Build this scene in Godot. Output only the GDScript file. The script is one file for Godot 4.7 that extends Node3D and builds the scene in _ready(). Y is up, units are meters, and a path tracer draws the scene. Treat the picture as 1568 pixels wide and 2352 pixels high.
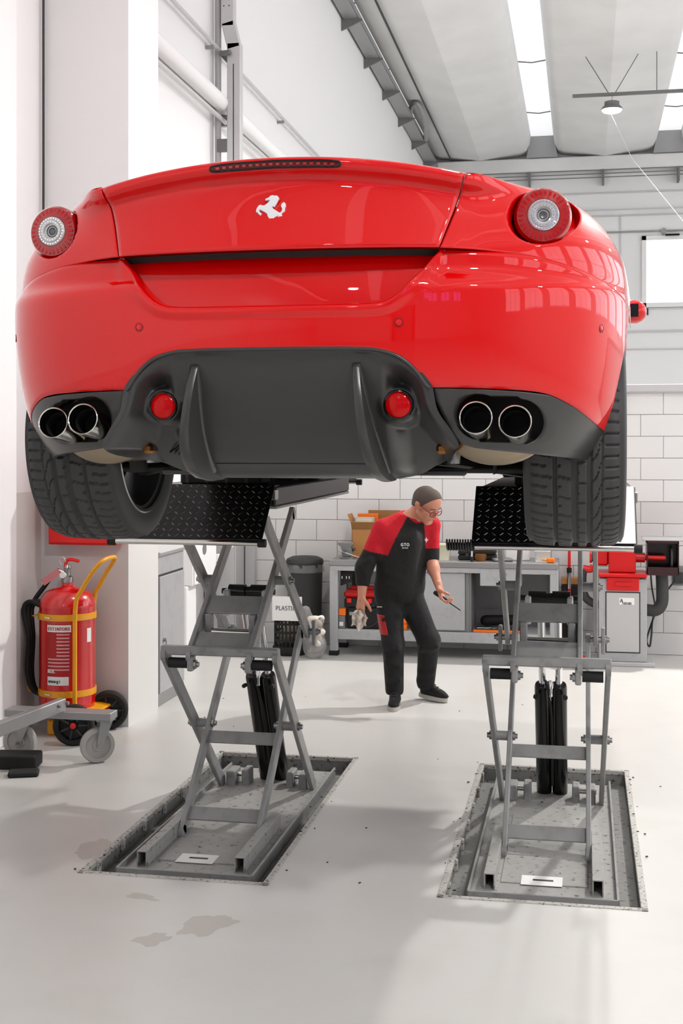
extends Node3D
# ---------- shared state ----------
var M := {}
var taken := {}
var FLAT := -1

# ---------- materials ----------
func mat(key: String, col: Color, rough := 0.5, metal := 0.0, opt := {}) -> StandardMaterial3D:
	var m := StandardMaterial3D.new()
	m.resource_name = key
	m.albedo_color = col
	m.roughness = rough
	m.metallic = metal
	for k in opt:
		m.set(k, opt[k])
	M[key] = m
	return m

func noise_tex(seed_: int, freq: float, ramp: Array, size := 512, oct := 4, normal := false) -> NoiseTexture2D:
	var n := FastNoiseLite.new()
	n.seed = seed_
	n.frequency = freq
	n.fractal_octaves = oct
	var t := NoiseTexture2D.new()
	t.width = size
	t.height = size
	t.seamless = true
	t.noise = n
	if normal:
		t.as_normal_map = true
		t.bump_strength = 4.0
	if ramp.size() > 0:
		var g := Gradient.new()
		g.offsets = PackedFloat32Array(ramp.map(func(r): return r[0]))
		g.colors = PackedColorArray(ramp.map(func(r): return r[1]))
		t.color_ramp = g
	return t

func tri_tex(m: StandardMaterial3D, tex: Texture2D, scale: float) -> void:
	m.albedo_texture = tex
	m.uv1_triplanar = true
	m.uv1_world_triplanar = true
	m.uv1_scale = Vector3.ONE * scale

# ---------- naming ----------
func numbered(called: String) -> String:
	var k: int = taken.get(called, 0)
	taken[called] = k + 1
	return called if k == 0 else "%s_%03d" % [called, k]

func thing(called: String, label: String, category: String, at := Vector3.ZERO, group := "", turn := 0.0) -> Node3D:
	var o := Node3D.new()
	o.name = numbered(called)
	add_child(o, true)
	o.position = at
	o.rotation.y = turn
	tag(o, label, category, group)
	return o

func tag(o: Node, label: String, category: String, group := "") -> void:
	o.set_meta("label", label)
	o.set_meta("category", category)
	if group != "":
		o.set_meta("group", group)

func obj(called: String, st, m: Material, parent: Node = null, label := "") -> MeshInstance3D:
	var o := MeshInstance3D.new()
	if st is SurfaceTool:
		st.generate_normals()
		o.mesh = st.commit()
	else:
		o.mesh = st
	o.material_override = m
	if parent == null:
		o.name = numbered(called)
		add_child(o, true)
	else:
		o.name = called
		parent.add_child(o, true)
	if label != "":
		o.set_meta("label", label)
	return o

func struct(called: String, st, m: Material, parent: Node = null) -> MeshInstance3D:
	var o := obj(called, st, m, parent)
	if parent == null:
		o.set_meta("kind", "structure")
	return o

# ---------- mesh building ----------
func S() -> SurfaceTool:
	var st := SurfaceTool.new()
	st.begin(Mesh.PRIMITIVE_TRIANGLES)
	st.set_smooth_group(FLAT)
	return st

func tri(st: SurfaceTool, a: Vector3, b: Vector3, c: Vector3) -> void:
	st.add_vertex(a)
	st.add_vertex(c)
	st.add_vertex(b)

func quad(st: SurfaceTool, a: Vector3, b: Vector3, c: Vector3, d: Vector3) -> void:
	tri(st, a, b, c)
	tri(st, a, c, d)

func bx(st: SurfaceTool, c: Vector3, s: Vector3, b := Basis.IDENTITY, bev := 0.0) -> SurfaceTool:
	st.set_smooth_group(FLAT)
	var h := s * 0.5
	var e := minf(bev, minf(h.x, minf(h.y, h.z)) * 0.9)
	var o := c
	var ix := h.x - e
	var iy := h.y - e
	var iz := h.z - e
	for sg in [-1.0, 1.0]:
		var f: bool = sg > 0
		var q := [at_box(o, b, sg * h.x, -iy, -iz), at_box(o, b, sg * h.x, iy, -iz), at_box(o, b, sg * h.x, iy, iz), at_box(o, b, sg * h.x, -iy, iz)]
		face(st, q, f)
		q = [at_box(o, b, -ix, sg * h.y, -iz), at_box(o, b, -ix, sg * h.y, iz), at_box(o, b, ix, sg * h.y, iz), at_box(o, b, ix, sg * h.y, -iz)]
		face(st, q, f)
		q = [at_box(o, b, -ix, -iy, sg * h.z), at_box(o, b, ix, -iy, sg * h.z), at_box(o, b, ix, iy, sg * h.z), at_box(o, b, -ix, iy, sg * h.z)]
		face(st, q, f)
	if e > 0.0:
		for s1 in [-1.0, 1.0]:
			for s2 in [-1.0, 1.0]:
				var f2: bool = s1 * s2 > 0
				face(st, [at_box(o, b, s1 * h.x, s2 * iy, -iz), at_box(o, b, s1 * ix, s2 * h.y, -iz), at_box(o, b, s1 * ix, s2 * h.y, iz), at_box(o, b, s1 * h.x, s2 * iy, iz)], f2)
				face(st, [at_box(o, b, -ix, s1 * h.y, s2 * iz), at_box(o, b, -ix, s1 * iy, s2 * h.z), at_box(o, b, ix, s1 * iy, s2 * h.z), at_box(o, b, ix, s1 * h.y, s2 * iz)], f2)
				face(st, [at_box(o, b, s2 * ix, -iy, s1 * h.z), at_box(o, b, s2 * h.x, -iy, s1 * iz), at_box(o, b, s2 * h.x, iy, s1 * iz), at_box(o, b, s2 * ix, iy, s1 * h.z)], f2)
				for s3 in [-1.0, 1.0]:
					var t := [at_box(o, b, s1 * h.x, s2 * iy, s3 * iz), at_box(o, b, s1 * ix, s2 * h.y, s3 * iz), at_box(o, b, s1 * ix, s2 * iy, s3 * h.z)]
					if s1 * s2 * s3 > 0:
						tri(st, t[0], t[1], t[2])
					else:
						tri(st, t[0], t[2], t[1])
	return st

func at_box(o: Vector3, b: Basis, x: float, y: float, z: float) -> Vector3:
	return o + b * Vector3(x, y, z)

func face(st: SurfaceTool, q: Array, f: bool) -> void:
	if f:
		quad(st, q[0], q[1], q[2], q[3])
	else:
		quad(st, q[3], q[2], q[1], q[0])

# a box from its lowest to its highest corner
func bc(st: SurfaceTool, a: Vector3, b: Vector3, bev := 0.0) -> SurfaceTool:
	return bx(st, (a + b) * 0.5, (b - a).abs(), Basis.IDENTITY, bev)

# a bar of rectangular section from p to q; w across (horizontal), t the other way
func bar(st: SurfaceTool, p: Vector3, q: Vector3, w: float, t: float, side := Vector3.ZERO, bev := 0.0) -> SurfaceTool:
	var z := (q - p).normalized()
	var x := side
	if x == Vector3.ZERO:
		x = Vector3.UP.cross(z)
		if x.length() < 0.01:
			x = Vector3.RIGHT
	x = (x - z * x.dot(z)).normalized()
	var y := z.cross(x)
	return bx(st, (p + q) * 0.5, Vector3(w, t, p.distance_to(q)), Basis(x, y, z), bev)

func frame(z: Vector3) -> Basis:
	z = z.normalized()
	var u := Vector3.UP if absf(z.y) < 0.95 else Vector3.RIGHT
	var x := u.cross(z).normalized()
	return Basis(x, z.cross(x), z)

func tube(st: SurfaceTool, pts: Array, r: float, n := 8, caps := true, radii := []) -> SurfaceTool:
	var rows := []
	var b := frame(pts[1] - pts[0])
	var x: Vector3 = b.x
	for i in pts.size():
		var t: Vector3
		if i == 0:
			t = (pts[1] - pts[0]).normalized()
		elif i == pts.size() - 1:
			t = (pts[i] - pts[i - 1]).normalized()
		else:
			t = ((pts[i + 1] - pts[i]).normalized() + (pts[i] - pts[i - 1]).normalized()).normalized()
		x = (x - t * x.dot(t)).normalized()
		var y := t.cross(x)
		var rr: float = radii[i] if radii.size() > 0 else r
		var row := PackedVector3Array()
		for k in n + 1:
			var a := TAU * (k % n) / n
			row.append(pts[i] + (x * cos(a) + y * sin(a)) * rr)
		rows.append(row)
	grid(st, rows)
	if caps:
		st.set_smooth_group(FLAT)
		for e in [0, pts.size() - 1]:
			for k in n:
				if e == 0:
					tri(st, pts[0], rows[0][k + 1], rows[0][k])
				else:
					tri(st, pts[e], rows[e][k], rows[e][k + 1])
	return st

func grid(st: SurfaceTool, rows: Array, flip := false, group := 1) -> SurfaceTool:
	st.set_smooth_group(group)
	for i in rows.size() - 1:
		var a: PackedVector3Array = rows[i]
		var b: PackedVector3Array = rows[i + 1]
		for k in a.size() - 1:
			if flip:
				quad(st, a[k], b[k], b[k + 1], a[k + 1])
			else:
				quad(st, a[k], a[k + 1], b[k + 1], b[k])
	st.set_smooth_group(FLAT)
	return st

# turns a profile of (radius, height) round the local y axis of t
func lathe(st: SurfaceTool, t: Transform3D, prof: Array, n := 24, sx := 1.0) -> SurfaceTool:
	var rows := []
	for p in prof:
		var row := PackedVector3Array()
		for k in n + 1:
			var a := TAU * (k % n) / n
			row.append(t * Vector3(p.x * cos(a) * sx, p.y, -p.x * sin(a)))
		rows.append(row)
	var g := 1
	for i in rows.size() - 1:
		if i > 0:
			var d0: Vector2 = (prof[i] - prof[i - 1]).normalized()
			var d1: Vector2 = (prof[i + 1] - prof[i]).normalized()
			if d0.dot(d1) < 0.8:
				g += 1
		grid(st, [rows[i], rows[i + 1]], false, g)
	return st

func axis(p: Vector3, dir: Vector3) -> Transform3D:
	var y := dir.normalized()
	var u := Vector3.UP if absf(y.y) < 0.95 else Vector3.RIGHT
	var x := u.cross(y).normalized()
	return Transform3D(Basis(x, y, x.cross(y)), p)

func cyl(st: SurfaceTool, p: Vector3, q: Vector3, r: float, n := 16, r2 := -1.0) -> SurfaceTool:
	var l := p.distance_to(q)
	var rb := r if r2 < 0.0 else r2
	return lathe(st, axis(p, q - p), [Vector2(0, 0), Vector2(r, 0), Vector2(rb, l), Vector2(0, l)], n)

# extrudes a polygon in the xy plane of t by depth along its z
func prism(st: SurfaceTool, poly: Array, t: Transform3D, depth: float, smooth := false) -> SurfaceTool:
	var pp := PackedVector2Array(poly)
	if Geometry2D.is_polygon_clockwise(pp):
		pp.reverse()
	var idx := Geometry2D.triangulate_polygon(pp)
	st.set_smooth_group(FLAT)
	for i in range(0, idx.size(), 3):
		var a := pp[idx[i]]
		var b := pp[idx[i + 1]]
		var c := pp[idx[i + 2]]
		if (b - a).cross(c - a) < 0.0:
			var sw := b
			b = c
			c = sw
		tri(st, t * Vector3(a.x, a.y, depth), t * Vector3(b.x, b.y, depth), t * Vector3(c.x, c.y, depth))
		tri(st, t * Vector3(a.x, a.y, 0), t * Vector3(c.x, c.y, 0), t * Vector3(b.x, b.y, 0))
	st.set_smooth_group(3 if smooth else FLAT)
	for i in pp.size():
		var a := pp[i]
		var b := pp[(i + 1) % pp.size()]
		quad(st, t * Vector3(a.x, a.y, 0), t * Vector3(b.x, b.y, 0), t * Vector3(b.x, b.y, depth), t * Vector3(a.x, a.y, depth))
	st.set_smooth_group(FLAT)
	return st

func lerp_table(tab: Array, x: float) -> float:
	if x <= tab[0][0]:
		return tab[0][1]
	for i in tab.size() - 1:
		if x <= tab[i + 1][0]:
			var t: float = (x - tab[i][0]) / (tab[i + 1][0] - tab[i][0])
			var p0: float = tab[maxi(i - 1, 0)][1]
			var p1: float = tab[i][1]
			var p2: float = tab[i + 1][1]
			var p3: float = tab[mini(i + 2, tab.size() - 1)][1]
			var h: float = tab[i + 1][0] - tab[i][0]
			var m1: float = 0.0
			var m2: float = 0.0
			if i > 0:
				m1 = (p2 - p0) / (tab[i + 1][0] - tab[i - 1][0]) * h
			else:
				m1 = p2 - p1
			if i + 2 < tab.size():
				m2 = (p3 - p1) / (tab[i + 2][0] - tab[i][0]) * h
			else:
				m2 = p2 - p1
			if (p2 - p1) * m1 <= 0.0:
				m1 = 0.0
			if (p2 - p1) * m2 <= 0.0:
				m2 = 0.0
			var t2 := t * t
			var t3 := t2 * t
			return (2 * t3 - 3 * t2 + 1) * p1 + (t3 - 2 * t2 + t) * m1 + (-2 * t3 + 3 * t2) * p2 + (t3 - t2) * m2
	return tab[tab.size() - 1][1]

func curve(pts: Array, n: int) -> Array:
	# a smooth line through points
	var out := []
	for i in pts.size() - 1:
		var p0: Vector3 = pts[maxi(i - 1, 0)]
		var p1: Vector3 = pts[i]
		var p2: Vector3 = pts[i + 1]
		var p3: Vector3 = pts[mini(i + 2, pts.size() - 1)]
		for k in n:
			out.append(p1.cubic_interpolate(p2, p0, p3, float(k) / n))
	out.append(pts[pts.size() - 1])
	return out

func text(called: String, words: String, h: float, m: Material, parent: Node, t: Transform3D, bold := false) -> MeshInstance3D:
	var tm := TextMesh.new()
	var f := SystemFont.new()
	f.font_names = PackedStringArray(["Droid Sans"])
	if bold:
		f.font_weight = 700
	tm.font = f
	tm.text = words
	tm.font_size = 32
	tm.pixel_size = h / 24.0
	tm.depth = 0.002
	tm.curve_step = 4.0
	var o := obj(called, tm, m, parent)
	o.transform = t
	return o

# ---------- bodies: tapered capsules joined by a smooth minimum, meshed as surface nets ----------
# bones: [a, ra, b, rb]; cut: planes [point, normal] beyond which nothing is kept
func flesh(st: SurfaceTool, bones: Array, cell: float, k: float, cuts := [], carve := [], coloured := false) -> SurfaceTool:
	var lo := Vector3.ONE * 1e9
	var hi := -lo
	for b in bones:
		lo = lo.min(b[0] - Vector3.ONE * b[1]).min(b[2] - Vector3.ONE * b[3])
		hi = hi.max(b[0] + Vector3.ONE * b[1]).max(b[2] + Vector3.ONE * b[3])
	lo -= Vector3.ONE * cell * 4
	hi += Vector3.ONE * cell * 4
	var nx := int((hi.x - lo.x) / cell) + 2
	var ny := int((hi.y - lo.y) / cell) + 2
	var nz := int((hi.z - lo.z) / cell) + 2
	var f := PackedFloat32Array()
	f.resize(nx * ny * nz)
	f.fill(1.0)
	for b in bones:
		var a: Vector3 = b[0]
		var ra: float = b[1]
		var e: Vector3 = b[2] - a
		var rb: float = b[3]
		var mg := maxf(k * 1.5, cell * 3)
		var l: Vector3 = ((a - Vector3.ONE * ra).min(b[2] - Vector3.ONE * rb) - Vector3.ONE * mg - lo) / cell
		var h: Vector3 = ((a + Vector3.ONE * ra).max(b[2] + Vector3.ONE * rb) + Vector3.ONE * mg - lo) / cell
		var ee := maxf(e.length_squared(), 1e-9)
		for iz in range(maxi(0, int(l.z)), mini(nz, int(h.z) + 2)):
			for iy in range(maxi(0, int(l.y)), mini(ny, int(h.y) + 2)):
				var at := (iz * ny + iy) * nx
				for ix in range(maxi(0, int(l.x)), mini(nx, int(h.x) + 2)):
					var p := lo + Vector3(ix, iy, iz) * cell - a
					var t := clampf(p.dot(e) / ee, 0.0, 1.0)
					var d := (p - e * t).length() - (ra + (rb - ra) * t)
					if d > mg:
						continue
					var o := f[at + ix]
					var hh := maxf(k - absf(d - o), 0.0) / k
					f[at + ix] = minf(d, o) - hh * hh * k * 0.25
	for c in cuts:
		var cp: Vector3 = c[0]
		var cn: Vector3 = c[1]
		for iz in nz:
			for iy in ny:
				for ix in nx:
					var i := (iz * ny + iy) * nx + ix
					if f[i] < 0.5:
						f[i] = maxf(f[i], (lo + Vector3(ix, iy, iz) * cell - cp).dot(cn))
	for c in carve:
		var l2: Vector3 = (c[0] - Vector3.ONE * (c[1] + cell * 3) - lo) / cell
		var h2: Vector3 = (c[0] + Vector3.ONE * (c[1] + cell * 3) - lo) / cell
		for iz in range(maxi(0, int(l2.z)), mini(nz, int(h2.z) + 2)):
			for iy in range(maxi(0, int(l2.y)), mini(ny, int(h2.y) + 2)):
				for ix in range(maxi(0, int(l2.x)), mini(nx, int(h2.x) + 2)):
					var i2 := (iz * ny + iy) * nx + ix
					f[i2] = maxf(f[i2], c[1] - (lo + Vector3(ix, iy, iz) * cell - c[0]).length())
	var vert := {}
	var off := [0, 1, nx, nx + 1, nx * ny, nx * ny + 1, nx * ny + nx, nx * ny + nx + 1]
	var cor := [Vector3(0, 0, 0), Vector3(1, 0, 0), Vector3(0, 1, 0), Vector3(1, 1, 0), Vector3(0, 0, 1), Vector3(1, 0, 1), Vector3(0, 1, 1), Vector3(1, 1, 1)]
	var edges := [[0, 1], [2, 3], [4, 5], [6, 7], [0, 2], [1, 3], [4, 6], [5, 7], [0, 4], [1, 5], [2, 6], [3, 7]]
	for iz in nz - 1:
		for iy in ny - 1:
			for ix in nx - 1:
				var i := (iz * ny + iy) * nx + ix
				var v0 := f[i]
				if v0 > cell * 4:
					continue
				var neg := 0
				for o in off:
					if f[i + o] < 0.0:
						neg += 1
				if neg == 0 or neg == 8:
					continue
				var sum := Vector3.ZERO
				var cnt := 0
				for e in edges:
					var fa: float = f[i + off[e[0]]]
					var fb: float = f[i + off[e[1]]]
					if (fa < 0.0) != (fb < 0.0):
						sum += cor[e[0]].lerp(cor[e[1]], fa / (fa - fb))
						cnt += 1
				vert[i] = lo + (Vector3(ix, iy, iz) + sum / cnt) * cell
	st.set_smooth_group(1)
	var dirs := [[1, nx, nx * ny], [nx, nx * ny, 1], [nx * ny, 1, nx]]
	for i in vert:
		for d in dirs:
			var j: int = i + d[0]
			if j >= f.size() or (f[i] < 0.0) == (f[j] < 0.0):
				continue
			var q := [i, i - d[1], i - d[1] - d[2], i - d[2]]
			if not (vert.has(q[1]) and vert.has(q[2]) and vert.has(q[3])):
				continue
			if f[i] >= 0.0:
				q = [q[0], q[3], q[2], q[1]]
			for w in [0, 2, 1, 0, 3, 2]:
				var p: Vector3 = vert[q[w]]
				if coloured:
					st.set_color(shirt_colour(p))
				st.add_vertex(p)
	st.set_smooth_group(FLAT)
	return st
func _ready() -> void:
	# camera: 1.9 m high, level, turned 10.85 degrees to the left of the hall's long axis; the lens is shifted down
	var cam := Camera3D.new()
	cam.projection = Camera3D.PROJECTION_FRUSTUM
	cam.near = 0.05
	cam.far = 120.0
	cam.keep_aspect = Camera3D.KEEP_HEIGHT
	cam.size = 2352.0 / 2900.0 * cam.near
	cam.frustum_offset = Vector2(0, -161.0 / 2900.0 * cam.near)
	cam.position = Vector3(0, 1.9, 0)
	cam.rotation.y = atan(556.0 / 2900.0)
	add_child(cam)
	cam.current = true
	var env := Environment.new()
	env.background_mode = Environment.BG_COLOR
	env.background_color = Color(0.9, 0.92, 0.96)
	env.tonemap_mode = Environment.TONE_MAPPER_LINEAR
	env.tonemap_exposure = 1.0
	env.sdfgi_enabled = true
	env.ssao_enabled = true
	env.ssil_enabled = true
	var we := WorldEnvironment.new()
	we.environment = env
	add_child(we)
	materials()
	build_lamps()
	build_hall()
	build_car()
	build_lifts()
	build_person()
	build_bench()
	build_left_side()
	build_machine()
	build_services()

func materials() -> void:
	var fl := mat("floor_paint", Color(0.79, 0.785, 0.77), 0.33)
	tri_tex(fl, noise_tex(3, 0.006, [[0.0, Color(0.965, 0.96, 0.95)], [0.5, Color(1, 1, 1)], [1.0, Color(0.985, 0.98, 0.975)]], 1024, 5), 0.16)
	mat("wall_white", Color(0.925, 0.925, 0.925), 0.7)
	mat("wall_lower", Color(0.84, 0.83, 0.82), 0.6)  # slightly greyer tone for the lower walls
	mat("ceiling_concrete", Color(0.90, 0.90, 0.895), 0.8)
	tri_tex(M.ceiling_concrete, noise_tex(8, 0.01, [[0.0, Color(0.95, 0.95, 0.95)], [1.0, Color(1, 1, 1)]], 512, 4), 0.15)
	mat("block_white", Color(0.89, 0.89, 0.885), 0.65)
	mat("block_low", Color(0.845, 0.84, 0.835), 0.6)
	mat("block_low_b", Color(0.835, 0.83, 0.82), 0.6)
	mat("mortar", Color(0.82, 0.815, 0.81), 0.9)
	mat("light_grey_steel", Color(0.72, 0.72, 0.72), 0.45)
	mat("pale_metal", Color(0.80, 0.80, 0.80), 0.4, 0.3)
	mat("galvanised", Color(0.62, 0.62, 0.62), 0.45, 0.6)
	mat("paint", Color(0.82, 0.0, 0.008), 0.4, 0.0, {"clearcoat_enabled": true, "clearcoat": 1.0, "clearcoat_roughness": 0.02, "metallic_specular": 0.15})
	mat("paint_dark", Color(0.45, 0.0, 0.01), 0.4)
	mat("grey_plastic", Color(0.205, 0.202, 0.197), 0.3)
	mat("black_rubber", Color(0.045, 0.045, 0.045), 0.7)
	mat("black_gloss", Color(0.02, 0.02, 0.02), 0.12)
	mat("black_matt", Color(0.03, 0.03, 0.03), 0.8)
	mat("black_metal", Color(0.07, 0.07, 0.07), 0.4, 0.4)
	mat("tyre", Color(0.20, 0.20, 0.20), 0.6)
	mat("rim", Color(0.55, 0.55, 0.56), 0.25, 0.9)
	mat("chrome", Color(0.93, 0.93, 0.94), 0.12, 1.0)
	mat("steel_bright", Color(0.80, 0.79, 0.77), 0.13, 1.0)
	mat("steel_mid", Color(0.62, 0.62, 0.62), 0.3, 0.9)
	mat("steel_dark", Color(0.40, 0.40, 0.41), 0.3, 0.8)
	mat("heat_steel", Color(0.62, 0.48, 0.32), 0.28, 1.0)
	tri_tex(M.heat_steel, noise_tex(21, 0.02, [[0.0, Color(1, 0.75, 0.45)], [0.5, Color(0.95, 0.9, 0.85)], [1.0, Color(0.85, 0.6, 0.4)]], 256, 3), 4.0)
	mat("muffler", Color(0.56, 0.51, 0.44), 0.3, 0.95)
	mat("badge", Color(0.93, 0.93, 0.94), 0.3, 0.6)
	mat("panel_line", Color(0.80, 0.80, 0.80), 0.7)
	mat("lens_red", Color(0.62, 0.0, 0.015), 0.08, 0.0, {"clearcoat_enabled": true, "clearcoat": 1.0, "clearcoat_roughness": 0.02})
	mat("lens_red2", Color(0.70, 0.005, 0.018), 0.12)
	mat("lens_dark", Color(0.30, 0.0, 0.01), 0.1)
	mat("lens_fog", Color(0.74, 0.0, 0.012), 0.12, 0.0, {"metallic_specular": 0.35})
	mat("lens_clear", Color(0.78, 0.78, 0.78), 0.12, 0.35)
	# lift
	var lg := mat("lift_grey", Color(0.58, 0.58, 0.575), 0.42)
	tri_tex(lg, noise_tex(31, 0.02, [[0.0, Color(0.80, 0.79, 0.77)], [0.45, Color(0.97, 0.97, 0.97)], [1.0, Color(1, 1, 1)]], 512, 5), 0.9)
	mat("base_plate", Color(0.64, 0.64, 0.63), 0.5)
	tri_tex(M.base_plate, noise_tex(37, 0.02, [[0.0, Color(0.3, 0.29, 0.28)], [0.16, Color(0.6, 0.59, 0.57)], [0.24, Color(0.95, 0.94, 0.93)], [1.0, Color(1, 1, 1)]], 1024, 6), 0.9)
	mat("pit_steel", Color(0.55, 0.55, 0.54), 0.55)
	tri_tex(M.pit_steel, noise_tex(41, 0.025, [[0.0, Color(0.2, 0.19, 0.18)], [0.18, Color(0.5, 0.49, 0.48)], [0.28, Color(0.92, 0.91, 0.9)], [1.0, Color(1, 1, 1)]], 1024, 6), 0.9)
	mat("pit_frame", Color(0.72, 0.715, 0.70), 0.5)
	tri_tex(M.pit_frame, noise_tex(43, 0.03, [[0.0, Color(0.1, 0.1, 0.09)], [0.24, Color(0.25, 0.24, 0.23)], [0.3, Color(0.95, 0.94, 0.92)], [1.0, Color(1, 1, 1)]], 1024, 6), 1.3)
	mat("hydraulic_black", Color(0.035, 0.035, 0.035), 0.25)
	mat("tread_plate", Color(0.11, 0.11, 0.11), 0.33, 0.5)
	mat("tread_lug", Color(0.42, 0.42, 0.42), 0.22, 0.85)
	mat("white_paint", Color(0.93, 0.93, 0.93), 0.4)
	mat("paper", Color(0.91, 0.91, 0.90), 0.8)
	mat("ink", Color(0.06, 0.06, 0.06), 0.8)
	mat("machine_red", Color(0.80, 0.03, 0.04), 0.35)
	mat("red_plastic", Color(0.66, 0.04, 0.05), 0.4)
	mat("bright_red", Color(0.86, 0.05, 0.04), 0.4)
	mat("fire_red", Color(0.80, 0.015, 0.02), 0.22, 0.0, {"clearcoat_enabled": true, "clearcoat": 0.8, "clearcoat_roughness": 0.05})
	mat("trolley_yellow", Color(0.90, 0.62, 0.08), 0.35)
	mat("orange", Color(0.95, 0.45, 0.03), 0.5)
	mat("cardboard", Color(0.70, 0.49, 0.28), 0.85)
	mat("cardboard_in", Color(0.60, 0.43, 0.25), 0.9)
	mat("cream_plastic", Color(0.88, 0.86, 0.76), 0.5)
	mat("locker_grey", Color(0.66, 0.66, 0.665), 0.45)
	tri_tex(M.locker_grey, noise_tex(51, 0.012, [[0.0, Color(0.94, 0.94, 0.94)], [0.5, Color(1, 1, 1)], [1.0, Color(0.98, 0.98, 0.98)]], 512, 5), 0.9)
	mat("bench_grey", Color(0.66, 0.665, 0.67), 0.45)
	tri_tex(M.bench_grey, noise_tex(53, 0.015, [[0.0, Color(0.92, 0.92, 0.92)], [0.4, Color(1, 1, 1)], [1.0, Color(0.98, 0.98, 0.98)]], 512, 5), 1.1)
	mat("bench_top", Color(0.60, 0.60, 0.60), 0.35, 0.5)
	mat("dark_grey", Color(0.20, 0.20, 0.20), 0.6)
	mat("mid_grey", Color(0.45, 0.45, 0.45), 0.5)
	mat("amber", Color(0.45, 0.27, 0.07), 0.3)
	mat("foil_bag", Color(0.85, 0.85, 0.84, 0.16), 0.12, 0.0, {"transparency": BaseMaterial3D.TRANSPARENCY_ALPHA})
	mat("rag_cloth", Color(0.83, 0.80, 0.75), 0.95)
	mat("rag_brown", Color(0.62, 0.57, 0.50), 0.95)
	mat("wheel_grey", Color(0.66, 0.65, 0.63), 0.5)
	# person
	mat("skin", Color(0.78, 0.54, 0.44), 0.5, 0.0, {"subsurf_scatter_enabled": true, "subsurf_scatter_strength": 0.08})
	mat("hair", Color(0.36, 0.335, 0.315), 0.8)
	tri_tex(M.hair, noise_tex(61, 0.08, [[0.0, Color(0.6, 0.58, 0.56)], [1.0, Color(1.15, 1.1, 1.05)]], 256, 3), 8.0)
	mat("shirt", Color(1, 1, 1), 0.9, 0.0, {"vertex_color_use_as_albedo": true})
	mat("trousers", Color(0.075, 0.075, 0.078), 0.88)
	for k in ["shirt", "trousers"]:
		M[k].normal_enabled = true
		M[k].normal_texture = noise_tex(71, 0.018, [], 512, 3, true)
		M[k].normal_scale = 0.9
		M[k].uv1_triplanar = true
		M[k].uv1_scale = Vector3(1.6, 1.1, 1.6)
	mat("shoe", Color(0.05, 0.05, 0.05), 0.8)
	mat("sole", Color(0.68, 0.67, 0.64), 0.7)
	mat("glass_red", Color(0.50, 0.05, 0.05), 0.3)
	mat("eye_white", Color(0.85, 0.83, 0.80), 0.2)
	mat("lip", Color(0.62, 0.36, 0.31), 0.5)
	mat("stain", Color(0.60, 0.47, 0.32, 0.07), 0.5, 0.0, {"transparency": BaseMaterial3D.TRANSPARENCY_ALPHA})
	mat("tag_pink", Color(0.80, 0.50, 0.50), 0.7)
	mat("label_red", Color(0.66, 0.03, 0.05), 0.4)
	mat("label_pink", Color(0.86, 0.62, 0.62), 0.5)
	mat("guard_red", Color(0.20, 0.07, 0.07), 0.25)
	# light givers
	mat("lamp_glow", Color(1, 1, 1), 0.5, 0.0, {"emission_enabled": true, "emission": Color(1, 1, 1), "emission_energy_multiplier": 8.0})
	mat("skylight_glow", Color(0.95, 0.95, 0.95), 0.5, 0.0, {"emission_enabled": true, "emission": Color(0.97, 0.98, 1.0), "emission_energy_multiplier": 0.6})
	mat("window_glow", Color(1, 1, 1), 0.3, 0.0, {"emission_enabled": true, "emission": Color(0.98, 0.98, 1.0), "emission_energy_multiplier": 1.1})
	mat("unseen_window_glow", Color(0.9, 0.9, 0.95), 0.3, 0.0, {"emission_enabled": true, "emission": Color(0.95, 0.95, 1.0), "emission_energy_multiplier": 0.8})
	mat("violet_window_glow", Color(0.7, 0.65, 0.9), 0.3, 0.0, {"emission_enabled": true, "emission": Color(0.72, 0.62, 1.0), "emission_energy_multiplier": 1.6})

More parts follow.
